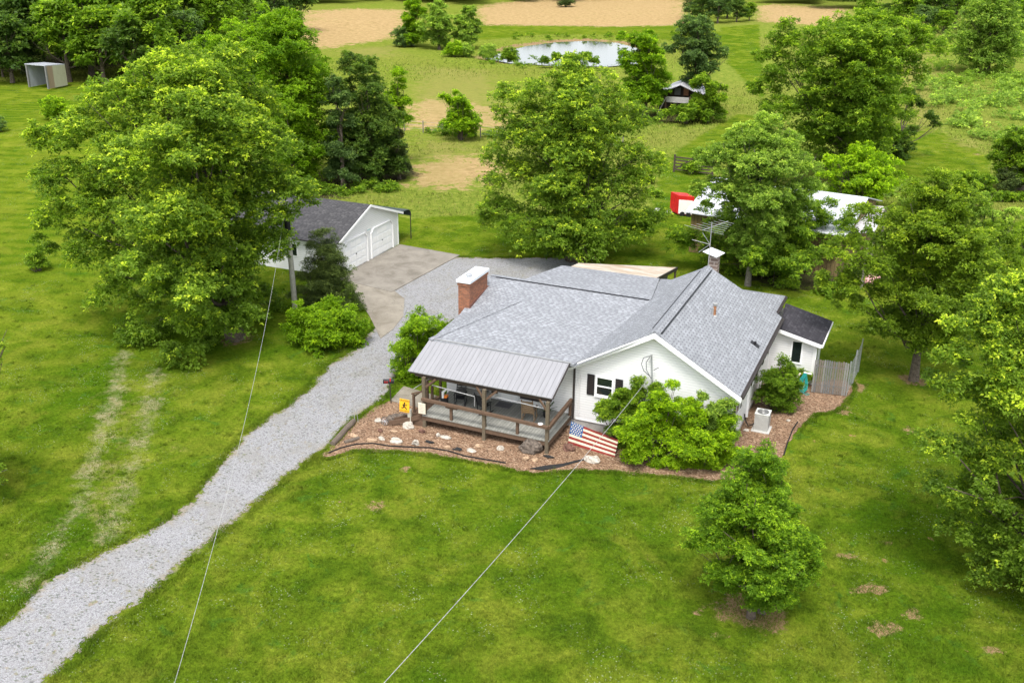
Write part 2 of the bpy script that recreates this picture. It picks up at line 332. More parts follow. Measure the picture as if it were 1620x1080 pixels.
M['f_pale'] = foliage('pale_leaves', (0.126, 0.219, 0.031), (0.262, 0.392, 0.049), (0.515, 0.650, 0.085))
M['f_pear'] = foliage('pear_leaves', (0.068, 0.157, 0.008), (0.166, 0.297, 0.012), (0.368, 0.538, 0.022))
M['f_cedar'] = foliage('cedar_needles', (0.038, 0.062, 0.014), (0.082, 0.123, 0.025), (0.166, 0.224, 0.043), .15)
M['f_oak'] = foliage('olive_leaves', (0.086, 0.152, 0.010), (0.199, 0.303, 0.017), (0.457, 0.561, 0.031))

# ------------------------------------------------------------------ mesh builder
BASE = {}
def tag(o, label=None, cat=None, group=None, kind=None):
    if label: o['label'] = label
    if cat: o['category'] = cat
    if group: o['group'] = group
    if kind: o['kind'] = kind
    return o
def thing(name, base, label, cat, group=None):
    o = bpy.data.objects.new(name, None); COL.objects.link(o); o.location = tuple(map(float, base)); o.empty_display_size = .3
    BASE[o.name] = np.array(base, float); return tag(o, label, cat, group)
class MB:
    def __init__(s): s.v = []; s.f = []; s.uv = []; s.mi = []; s.cur = 0
    def face(s, pts, uv=None):
        n = len(s.v); s.v += [tuple(map(float, p)) for p in pts]; s.f.append(tuple(range(n, n+len(pts))))
        s.mi.append(s.cur)
        if uv is None:
            P = np.array(pts, float); nn = np.cross(P[1]-P[0], P[2]-P[0]); L = np.linalg.norm(nn); nn = nn/L if L > 1e-9 else np.array([0, 0, 1.])
            if abs(nn[2]) > .995: a = np.array([1., 0, 0]); b = np.array([0, 1., 0])
            else:
                a = np.cross(nn, (0, 0, 1)); a /= np.linalg.norm(a); b = np.cross(nn, a)
                if b[2] < 0: b = -b
            uv = [(float(q@a), float(q@b)) for q in P]
        s.uv.append(uv); return s
    def obox(s, c, ax, ay, az):
        c, ax, ay, az = (np.array(q, float) for q in (c, ax, ay, az))
        P = lambda i, j, k: c+ax*i+ay*j+az*k
        for q in (((-1, -1, 1), (1, -1, 1), (1, 1, 1), (-1, 1, 1)), ((-1, 1, -1), (1, 1, -1), (1, -1, -1), (-1, -1, -1)),
                  ((-1, -1, -1), (1, -1, -1), (1, -1, 1), (-1, -1, 1)), ((1, 1, -1), (-1, 1, -1), (-1, 1, 1), (1, 1, 1)),
                  ((1, -1, -1), (1, 1, -1), (1, 1, 1), (1, -1, 1)), ((-1, 1, -1), (-1, -1, -1), (-1, -1, 1), (-1, 1, 1))):
            s.face([P(*i) for i in q])
        return s
    def box(s, x0, x1, y0, y1, z0, z1):
        return s.obox(((x0+x1)/2, (y0+y1)/2, (z0+z1)/2), ((x1-x0)/2, 0, 0), (0, (y1-y0)/2, 0), (0, 0, (z1-z0)/2))
    def beam(s, a, b, w, h, up=(0, 0, 1)):
        a, b = np.array(a, float), np.array(b, float); d = b-a; L = np.linalg.norm(d); d /= L
        up = np.array(up, float); r = np.cross(d, up)
        if np.linalg.norm(r) < 1e-3: r = np.cross(d, (0, 1, 0))
        r /= np.linalg.norm(r); u = np.cross(r, d)
        return s.obox((a+b)/2, d*L/2, r*w/2, u*h/2)
    def tube(s, pts, rads, n=8, cap=True):
        P = [np.array(p, float) for p in pts]; rings = []
        if not hasattr(rads, '__len__'): rads = [rads]*len(P)
        ref = None
        for i, p in enumerate(P):
            d = P[min(i+1, len(P)-1)]-P[max(i-1, 0)]; d = d/(np.linalg.norm(d)+1e-9)
            if ref is None: ref = np.array([1., 0, 0]) if abs(d[0]) < .8 else np.array([0, 1., 0])
            a = ref-d*(ref@d); a /= np.linalg.norm(a)+1e-9; ref = a; b = np.cross(d, a)
            rings.append([p+rads[i]*(a*math.cos(2*math.pi*k/n)+b*math.sin(2*math.pi*k/n)) for k in range(n)])
        for i in range(len(P)-1):
            for k in range(n):
                s.face([rings[i][k], rings[i][(k+1) % n], rings[i+1][(k+1) % n], rings[i+1][k]])
        if cap: s.face(rings[0][::-1]); s.face(rings[-1])
        return s
    def slab(s, pts, th, dirn=(0, 0, -1)):
        P = [np.array(p, float) for p in pts]; d = np.array(dirn, float)*th; Q = [p+d for p in P]
        s.face(P); s.face(Q[::-1])
        for i in range(len(P)):
            j = (i+1) % len(P); s.face([P[j], P[i], Q[i], Q[j]])
        return s
    def build(s, name, m, parent=None, base=None, smooth=False):
        if parent is not None: base = BASE[parent.name]
        elif base is None:
            V = np.array(s.v); base = np.array([(V[:, 0].min()+V[:, 0].max())/2, (V[:, 1].min()+V[:, 1].max())/2, V[:, 2].min()])
        base = np.array(base, float)
        me = bpy.data.meshes.new(name)
        me.from_pydata([tuple(np.array(v)-base) for v in s.v], [], s.f)
        ul = me.uv_layers.new(name='UVMap'); k = 0
        for uv in s.uv:
            for q in uv: ul.data[k].uv = q; k += 1
        ms = m if isinstance(m, (list, tuple)) else [m]
        for q in ms: me.materials.append(q)
        if len(ms) > 1: me.polygons.foreach_set('material_index', s.mi)
        if smooth: me.polygons.foreach_set('use_smooth', [True]*len(s.f))
        o = bpy.data.objects.new(name, me); COL.objects.link(o)
        if parent is not None: o.parent = parent
        else: o.location = tuple(base)
        BASE[o.name] = base
        return o

def fast_mesh(name, V, quads, m, t=None, parent=None, base=(0, 0, 0), nper=4):
    """V (N*nper,3) faces of nper verts in order"""
    V = np.asarray(V, np.float32)-np.array(base, np.float32); nf = len(V)//nper
    me = bpy.data.meshes.new(name); me.vertices.add(len(V)); me.vertices.foreach_set('co', V.ravel())
    me.loops.add(len(V)); me.loops.foreach_set('vertex_index', np.arange(len(V), dtype=np.int32))
    me.polygons.add(nf); me.polygons.foreach_set('loop_start', np.arange(0, len(V), nper, dtype=np.int32))
    me.update(calc_edges=True); me.materials.append(m)
    if t is not None:
        a = me.attributes.new('t', 'FLOAT', 'FACE'); a.data.foreach_set('value', np.asarray(t, np.float32))
    o = bpy.data.objects.new(name, me); COL.objects.link(o)
    if parent is not None: o.parent = parent
    else: o.location = tuple(map(float, base))
    BASE[o.name] = np.array(base, float)
    return o

def unit(a): return a/(np.linalg.norm(a, axis=-1, keepdims=True)+1e-9)
def rand_dirs(n):
    return unit(rng.normal(size=(n, 3)))
def leaf_quads(C, Nn, L, ratio=.55):
    """diamond leaves at C with normals Nn, slightly folded lengthwise direction random"""
    n = len(C); a = np.cross(Nn, rand_dirs(n)); a = unit(a); b = np.cross(Nn, a)
    L = np.asarray(L).reshape(-1, 1)*np.ones((n, 1)); Wd = L*ratio
    droop = np.array([0, 0, -1.])*L*.12
    V = np.stack([C-a*L/2+droop, C+b*Wd/2, C+a*L/2+droop, C-b*Wd/2], axis=1)
    return V.reshape(-1, 3)
def crown(lobes, n, L, flat=.75, droopy=.0, clump=(.22, .40), cmax=1.1, tipgain=1.0, zmin=.15, hue=.0, inner=.55, ratio=.5, tuft=9, spread=.88, kmul=1.0):
    """lobes (cx,cy,cz,r[,rz]) > clumps > tufts > leaves; returns leaf verts and tint"""
    lobes = np.array([(l[0], l[1], l[2], l[3], l[4] if len(l) > 4 else l[3]*.85) for l in lobes])
    wts = lobes[:, 3]**2; wts /= wts.sum()
    Vs = []; Ts = []
    ctr = (lobes[:, :3]*wts[:, None]).sum(0)
    for lb, wt in zip(lobes, wts):
        nt_ = int(n*wt/tuft)
        if nt_ < 3: continue
        c, r, rz = lb[:3], lb[3], lb[4]
        k = int(kmul*max(5, min(80, int(9+(r/.75)**2*1.8))))
        d = rand_dirs(k*2); d = d[d[:, 2] > -.6][:k]; k = len(d)
        rad = rng.uniform(inner, 1.0, k)*spread
        cc = c+d*rad[:, None]*np.array([r, r, rz])
        rc = np.clip(rng.uniform(*clump, k)*r, .2, cmax)
        hueoff = rng.normal(0, .07, k)+rng.normal(0, .04)
        cw = rc**2; cnt = rng.multinomial(nt_, cw/cw.sum()); idx = np.repeat(np.arange(k), cnt)
        dd = rand_dirs(len(idx)); dd[:, 2] = np.where(dd[:, 2] < -.3, -dd[:, 2], dd[:, 2]); rr_ = rng.uniform(0, 1, len(idx))**.4
        o3 = dd*rr_[:, None]; off = o3*rc[idx][:, None]; off[:, 2] *= flat
        off[:, 2] -= droopy*(off[:, 0]**2+off[:, 1]**2)/np.maximum(rc[idx], .1)
        P = cc[idx]+off; out = unit(P-ctr)
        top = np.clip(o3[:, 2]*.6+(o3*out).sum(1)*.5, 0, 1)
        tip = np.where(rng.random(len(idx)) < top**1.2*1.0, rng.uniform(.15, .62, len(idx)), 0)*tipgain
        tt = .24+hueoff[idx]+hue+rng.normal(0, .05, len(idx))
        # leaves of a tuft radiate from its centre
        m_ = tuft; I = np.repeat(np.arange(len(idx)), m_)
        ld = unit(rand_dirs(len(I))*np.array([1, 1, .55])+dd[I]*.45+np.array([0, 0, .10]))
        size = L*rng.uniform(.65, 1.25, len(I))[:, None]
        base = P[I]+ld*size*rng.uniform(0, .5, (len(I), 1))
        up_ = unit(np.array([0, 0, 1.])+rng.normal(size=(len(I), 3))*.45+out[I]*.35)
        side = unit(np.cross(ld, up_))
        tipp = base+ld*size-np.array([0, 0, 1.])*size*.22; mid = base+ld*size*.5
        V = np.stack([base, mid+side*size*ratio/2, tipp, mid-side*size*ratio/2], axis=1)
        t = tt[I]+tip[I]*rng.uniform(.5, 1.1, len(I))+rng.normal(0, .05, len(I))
        keep = base[:, 2] > zmin
        Vs.append(V[keep].reshape(-1, 3)); Ts.append(np.clip(t[keep], 0, 1))
    return np.concatenate(Vs), np.concatenate(Ts)
NM, LM = 3.3, .62
def px_lobes(base, L, dup=True, fill=True):
    """lobes measured in the photograph, set at the trunk's distance, repeated round the trunk"""
    out = []; b = np.array([base[0], base[1], 0.])
    for l in L:
        u, v, rp = l[:3]; P = atbase(u, v, b); s = np.linalg.norm(P-CAM)/F; r = rp*s
        dlat = (P-b)@RH; z = P[2]
        out.append((P[0]+FH[0]*rng.uniform(-.3, .3)*r, P[1]+FH[1]*rng.uniform(-.3, .3)*r, z, r))
        if dup and abs(dlat) > r*.6:
            for sgn in ((1, -1)):
                a = sgn*rng.uniform(60, 105)*math.pi/180; q = RH*dlat
                x, y = q[0]*math.cos(a)-q[1]*math.sin(a), q[0]*math.sin(a)+q[1]*math.cos(a)
                out.append((b[0]+x*.8, b[1]+y*.8, z+rng.uniform(-.3, .3), r*.9))
    return out
def trunk_mesh(base, lobes, r, parent, m=None, lean=(0, 0), h0=.35, maxl=16, n=9):
    mb = MB(); b = np.array([base[0], base[1], 0.]); Lb = np.array([l[:4] for l in lobes])
    top = b+np.array([(Lb[:, 0].mean()-b[0])*.8, (Lb[:, 1].mean()-b[1])*.8, np.percentile(Lb[:, 2], 85)])
    zt = max(top[2], 1.5)
    pts = []
    for k in range(7):
        q = k/6; p = b*(1-q)+top*q; p[2] = zt*q; p[:2] += rng.normal(0, .03*zt*q, 2)*.6; pts.append(p)
    pts[0][2] = -.25
    rads = [r*1.45, r*.95, r*.8, r*.62, r*.45, r*.28, r*.1]
    mb.tube(pts, rads, n)
    for l in sorted(lobes, key=lambda l: -l[3])[:maxl]:
        c = np.array(l[:3]); q = min(.8, max(.18, (c[2]-l[3]*.9)/zt*h0*1.6)); i = int(q*6); f = q*6-i
        s = pts[i]*(1-f)+pts[min(i+1, 6)]*f; mid = s*.45+c*.55+np.array([0, 0, -.12*np.linalg.norm(c-s)])+rng.normal(0, .15, 3)
        if np.linalg.norm(c-s) < .6: continue
        rr_ = r*.42
        mb.tube([s, (s+mid)/2+rng.normal(0, .1, 3), mid, (mid+c)/2+rng.normal(0, .1, 3), c+(c-mid)*.35], [rr_, rr_*.8, rr_*.55, rr_*.35, rr_*.1], 6, False)
        for _ in range(3):
            e = c+rand_dirs(1)[0]*l[3]*.85; mb.tube([mid, (mid+e)/2+rng.normal(0, .12, 3), e], [rr_*.35, rr_*.22, .012], 4, False)
    return mb.build('trunk', m or M['bark'], parent, smooth=True)
def tree(name, label, cat, base, L, n, leaf, m, r=.22, group=None, dup=True, bark=None, **kw):
    base = (float(base[0]), float(base[1]), 0.0)
    root = thing(name, base, label, cat, group)
    lobes = px_lobes(base, L, dup)
    trunk_mesh(base, lobes, r, root, bark)
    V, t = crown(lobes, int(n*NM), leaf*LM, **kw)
    fast_mesh('crown', V, None, M[m], t, root, base)
    return root
def bush(name, label, cat, base, L, n, leaf, m, group=None, **kw):
    base = (float(base[0]), float(base[1]), 0.0)
    root = thing(name, base, label, cat, group)
    lobes = px_lobes(base, L, kw.pop('dup', True))
    mb = MB()
    for l in lobes:
        c = np.array(l[:3]); b = np.array(base)+np.append(rng.normal(0, .15, 2), -.05)
        for _ in range(2):
            e = c+rand_dirs(1)[0]*l[3]*.6; mb.tube([b, (b+e)/2+rng.normal(0, .08, 3), e], [.035, .025, .008], 5, False)
    mb.build('stems', M['bark'], root)
    kk = dict(spread=.97, flat=.95, clump=(.22, .42), inner=.3, kmul=2.4); kk.update(kw); kk['inner'] = min(kk['inner'], .35)
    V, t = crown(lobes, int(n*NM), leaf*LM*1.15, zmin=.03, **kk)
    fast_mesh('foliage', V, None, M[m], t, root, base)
    return root

# ================================================================== SETTING
def poly_sd(P, poly):
    """signed distance (inside positive) of points P to polygon"""
    poly = np.array(poly, float)[:, :2]; n = len(poly); ins = np.zeros(len(P), bool); dm = np.full(len(P), 1e9)
    for i in range(n):
        a = poly[i]; b = poly[(i+1) % n]; e = b-a
        w_ = P-a; tt = np.clip((w_@e)/(e@e+1e-12), 0, 1); dm = np.minimum(dm, np.linalg.norm(w_-tt[:, None]*e, axis=1))
        cond = ((a[1] > P[:, 1]) != (b[1] > P[:, 1])) & (P[:, 0] < (b[0]-a[0])*(P[:, 1]-a[1])/(b[1]-a[1]+1e-12)+a[0])
        ins ^= cond
    return np.where(ins, dm, -dm)
def line_d(P, pts):
    pts = np.array(pts, float)[:, :2]; dm = np.full(len(P), 1e9)
    for a, b in zip(pts[:-1], pts[1:]):
        e = b-a; w_ = P-a; tt = np.clip((w_@e)/(e@e), 0, 1); dm = np.minimum(dm, np.linalg.norm(w_-tt[:, None]*e, axis=1))
    return dm
def PX(*uv): return [at(u, v)[:2] for u, v in uv]
def soft(sd_, w): return np.clip(.5+sd_/w, 0, 1)

POND = np.array(PX((772, 90), (800, 80), (835, 71), (880, 65), (930, 63), (975, 66), (1005, 74), (1020, 86), (1010, 98), (960, 102), (880, 101), (810, 97)))
MOW = [PX((1030, 345), (1046, 262), (1095, 222), (1140, 196), (1172, 178), (1206, 186), (1180, 215), (1120, 255), (1105, 345)),
       PX((-600, 132), (150, 128), (330, 150), (300, 330), (420, 300), (500, 318), (650, 345), (760, 340), (1040, 330), (1300, 330), (1300, 420), (1700, 330), (2300, 520), (2300, 2600), (-2300, 2600), (-2000, 300)),
       PX((1420, 190), (1480, 205), (1570, 250), (1560, 300), (1420, 280)),
       PX((770, 38), (1080, 42), (1190, 60), (1210, 100), (1130, 72), (1000, 56), (860, 54), (770, 64), (700, 60)),
       PX((1140, 45), (1200, 40), (1210, 160), (1150, 100))]
TAN = [PX((470, 16), (645, 12), (645, 42), (625, 62), (560, 72), (510, 80), (470, 60)), PX((745, 8), (950, -12), (1090, -8), (1092, 40), (980, 42), (880, 40), (760, 40)),
       PX((1190, 8), (1345, 13), (1345, 36), (1290, 42), (1200, 36)),
       PX((640, 262), (700, 248), (778, 246), (800, 270), (770, 292), (700, 300), (640, 292)), PX((640, 168), (690, 160), (790, 172), (812, 200), (740, 210), (650, 205))]
STRAW = [PX((180, 590), (262, 590), (250, 700), (215, 830), (120, 880), (20, 960), (60, 880), (110, 780), (150, 690)), PX((640, 100), (790, 110), (830, 200), (700, 210), (640, 180)), PX((1400, 60), (1500, 80), (1500, 215), (1420, 205), (1380, 120)), PX((520, 80), (640, 70), (640, 90), (560, 98)),
         PX((1480, 215), (1560, 210), (1600, 240), (1500, 236)), PX((640, 215), (760, 215), (760, 300), (640, 305))]
DRIVE_L = [(-160, 1140), (-60, 1040), (10, 978), (70, 918), (110, 895), (148, 878), (237, 838), (296, 795), (332, 752), (365, 712), (383, 690), (412, 668), (455, 640), (495, 607), (512, 580), (560, 552), (590, 520), (604, 490), (610, 465), (625, 450), (700, 412), (722, 406), (800, 408), (880, 406), (915, 412)]
DRIVE_R = [(950, 432), (860, 470), (770, 500), (724, 505), (690, 520), (652, 545), (632, 590), (610, 632), (560, 664), (528, 700), (508, 718), (458, 750), (418, 788), (352, 842), (287, 896), (243, 938), (180, 985), (142, 1015), (80, 1078), (10, 1150)]
BED = [(500, 722), (520, 712), (545, 680), (562, 665), (600, 640), (625, 632), (700, 640), (700, 600), (905, 655), (1150, 712), (1185, 700), (1200, 650), (1230, 622), (1275, 615), (1292, 640), (1350, 630), (1362, 590), (1368, 606), (1352, 640), (1322, 656), (1290, 662), (1262, 690), (1240, 722), (1232, 750), (1180, 790), (1120, 795), (1060, 780), (1000, 770), (920, 748), (840, 748), (740, 728), (640, 714), (560, 712), (520, 724)]

def resample(P, s):
    P = np.array(P, float)[:, :2]; out = []
    for i in range(len(P)):
        a, b = P[i], P[(i+1) % len(P)]; k = max(1, int(np.linalg.norm(b-a)/s))
        for j in range(k): out.append(a+(b-a)*j/k)
    return np.array(out)
def grid_sheet(name, poly, z, m, s=.35, jit=.16, label=None, bl=1.0):
    """a ground sheet with an irregular outline: fine grid cells inside the outline, edge distance stored"""
    P = resample(poly, s); P = P+rng.normal(0, jit, P.shape)*.6
    import bmesh
    from mathutils.geometry import delaunay_2d_cdt
    x0, y0 = P.min(0); x1, y1 = P.max(0)
    gx, gy = np.meshgrid(np.arange(x0, x1, s*1.5), np.arange(y0, y1, s*1.5)); G = np.stack([gx.ravel(), gy.ravel()], 1)
    G = G[poly_sd(G, P) > s*.7]
    pts = [Vector(p) for p in P]+[Vector(p) for p in G]
    r = delaunay_2d_cdt(pts, [(i, (i+1) % len(P)) for i in range(len(P))], [], 1, 1e-5)
    me = bpy.data.meshes.new(name); V = np.array([(v.x, v.y, z) for v in r[0]])
    me.from_pydata([tuple(v) for v in V], [], [tuple(f) for f in r[2]])
    a = me.attributes.new('edge', 'FLOAT', 'POINT'); d = np.abs(poly_sd(V[:, :2], P)); a.data.foreach_set('value', np.clip(1-d/bl, 0, 1).astype(np.float32))
    for p in me.polygons:
        if p.normal.z < 0: p.flip()
    me.materials.append(m); o = bpy.data.objects.new(name, me); COL.objects.link(o); return tag(o, kind='structure')

drive_poly = [at(u, v)[:2] for u, v in DRIVE_L+DRIVE_R]
bed_poly = [at(u, v)[:2] for u, v in ((500, 722), (520, 712), (545, 680), (562, 665), (600, 640), (625, 632), (690, 625))]+[np.array(p) for p in ((-6.2, .5), (6.4, .5), (6.4, 9.5), (9.0, 9.6))]+\
    [at(u, v)[:2] for u, v in ((1342, 600), (1350, 612), (1340, 634), (1322, 650), (1290, 655), (1264, 676), (1245, 706), (1230, 742), (1190, 758), (1120, 760), (1060, 753), (1000, 748), (920, 744), (840, 748), (740, 728), (640, 714), (560, 712), (520, 724))]

def make_ground():
    def axis(lo, hi, s, far):
        core = list(np.arange(lo, hi, s)); a = []; p = hi; st = s
        while p < far: a.append(p); st *= 1.13; p += st
        b = []; p = lo-s; st = s
        while p > -far: b.append(p); st *= 1.13; p -= st
        return np.array(b[::-1]+core+a)
    xs = axis(-40, 32, .4, 1500); ys = axis(-34, 45, .4, 1500)
    # finer rows over the pond and fields
    ys = np.unique(np.concatenate([ys, np.arange(45, 200, 1.2)])); xs = np.unique(np.concatenate([xs, np.arange(-110, -40, 1.5), np.arange(32, 60, 1.5)]))
    X, Y = np.meshgrid(xs, ys); P = np.stack([X.ravel(), Y.ravel()], 1); n = len(P)
    Z = np.zeros(n)
    dist = np.linalg.norm(P-np.array([0, 5]), axis=1); k = np.clip((dist-45)/60, 0, 1); k = k*k*(3-2*k)
    Z += k*(.35*np.sin(P[:, 0]/17+1)*np.cos(P[:, 1]/23)+.25*np.sin(P[:, 0]/9-P[:, 1]/13))*.6
    sdp = poly_sd(P, POND); bas = np.clip((sdp+3)/5, 0, 1); Z = Z*(1-np.clip((sdp+10)/8, 0, 1))-.9*bas
    Z += rng.normal(0, .008, n)*(dist < 60)
    sdb = poly_sd(P, bed_poly); sdd = poly_sd(P, drive_poly); house = poly_sd(P, [(-8, -4), (10, -4), (10, 13), (-8, 13)])
    Z = np.where((sdb > -.8) | (sdd > -.8) | (house > 0), -.012, Z)
    me = bpy.data.meshes.new('ground'); me.vertices.add(n); me.vertices.foreach_set('co', np.stack([P[:, 0], P[:, 1], Z], 1).astype(np.float32).ravel())
    nx, ny = len(xs), len(ys); i = (np.arange(ny-1)[:, None]*nx+np.arange(nx-1)[None]).ravel()
    q = np.stack([i, i+1, i+nx+1, i+nx], 1).astype(np.int32)
    me.loops.add(q.size); me.loops.foreach_set('vertex_index', q.ravel()); me.polygons.add(len(q)); me.polygons.foreach_set('loop_start', np.arange(0, q.size, 4, dtype=np.int32))
    me.update(calc_edges=True); me.polygons.foreach_set('use_smooth', [True]*len(q))
    def A(name, val):
        a = me.attributes.new(name, 'FLOAT', 'POINT'); a.data.foreach_set('value', np.clip(val, 0, 1).astype(np.float32))
    mow = np.zeros(n)
    for m_ in MOW: mow = np.maximum(mow, soft(poly_sd(P, m_), 2.5))
    A('rough', 1-mow)
    tn = np.zeros(n)
    for m_ in TAN: tn = np.maximum(tn, soft(poly_sd(P, m_), 7.))
    A('tan', tn)
    st = np.zeros(n)
    for m_ in STRAW: st = np.maximum(st, soft(poly_sd(P, m_), 9.))
    A('straw', st)
    wn = np.zeros(n)
    for ln, wd in ((PX((196, 560), (185, 620), (150, 720), (110, 830), (50, 920)), 1.0), (PX((248, 585), (238, 640), (222, 700), (188, 800), (170, 850)), 1.1)):
        wn = np.maximum(wn, np.clip(.74-np.maximum(line_d(P, ln)-.2, 0)/wd*.62, 0, .74))
    wn = np.maximum(wn, .60*np.clip(1+sdd/.5, 0, 1)); wn = np.maximum(wn, .5*np.clip(1+sdb/.5, 0, 1))
    A('worn', wn)
    dt = np.zeros(n)
    for (u, v, r) in ((1178, 965, 1.0), (1215, 978, .7), (1160, 955, .5), (1445, 600, .8), (1106, 966, .3), (1140, 1005, .25), (375, 535, 1.0), (1310, 255, 1), (1355, 935, .35), (1350, 882, .3), (1395, 995, .5), (1415, 990, .3), (1445, 970, .4), (1570, 1030, .4), (1330, 880, .25), (1392, 932, .35), (1400, 860, .25), (595, 800, .5), (640, 742, .3), (1380, 930, .3), (1440, 680, .4), (905, 410, 1.5), (540, 798, .3), (1545, 245, .6), (1350, 610, .8), (1330, 650, .5)):
        c = at(u, v)[:2]; dt = np.maximum(dt, np.clip(1-np.linalg.norm(P-c, axis=1)/(r*2.0), 0, 1)*1.05)
    dt = np.maximum(dt, np.clip(1-np.abs(sdp+1.6)/2.2, 0, 1)*.95); dt = np.maximum(dt, (sdp > 0)*1.0)
    A('dirt', dt)
    A('spots', .9*soft(poly_sd(P, PX((1040, 620), (1500, 620), (1640, 1100), (1300, 1100), (1000, 980))), 4))
    A('lush', soft(poly_sd(P, PX((640, 330), (1040, 330), (1060, 440), (900, 425), (640, 345))), 3)*0+np.clip(1+sdd/2.2, 0, 1)*(sdd < -.8)*.62)
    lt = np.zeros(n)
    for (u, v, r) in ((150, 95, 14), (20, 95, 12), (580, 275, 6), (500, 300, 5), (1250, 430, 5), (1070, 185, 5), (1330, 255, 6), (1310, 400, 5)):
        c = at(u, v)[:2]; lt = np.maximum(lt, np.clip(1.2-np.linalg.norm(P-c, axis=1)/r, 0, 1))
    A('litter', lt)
    me.materials.append(M['ground']); o = bpy.data.objects.new('ground', me); COL.objects.link(o); tag(o, kind='structure')
make_ground()
grid_sheet('gravel_driveway', drive_poly, .006, M['gravel'], .3, .10, bl=1.3)
grid_sheet('mulch_bed', bed_poly, .014, M['mulch'], .28, .12)
mb = MB(); mb.face([(p[0], p[1], -.28) for p in resample(POND+(POND-POND.mean(0))*.03, 6)]); tag(mb.build('water', M['water'], None, (POND.mean(0)[0], POND.mean(0)[1], -.28)), kind='structure')
G = lambda u, v, z=0: at(u, v, z)
mb = MB(); a, b_, c, d = (-21.2, 13.2), (-20.95, 21.3), (-16.05, 20.9), (-16.6, 12.4)
mb.slab([(*a, .05), (*d, .05), (*c, .05), (*b_, .05)], .1); tag(mb.build('concrete_pad', M['pad']), kind='structure')
APRON = PX((549, 434), (622, 458), (640, 472), (638, 500), (622, 520), (602, 535), (585, 500), (565, 470))
pp = [G(u, v, .03) for u, v in ((549, 434), (622, 458), (640, 472), (638, 500), (622, 520), (602, 535), (585, 500), (565, 470))]
mb = MB().slab(pp[::-1], .06); tag(mb.build('cracked_concrete_apron', M['oldpad']), kind='structure')
mb = MB().slab([(-9.1, -1.1, .05), (-7.3, -1.2, .05), (-7.3, .3, .05), (-9.3, .6, .05)], .09); tag(mb.build('walkway', M['oldpad']), kind='structure')

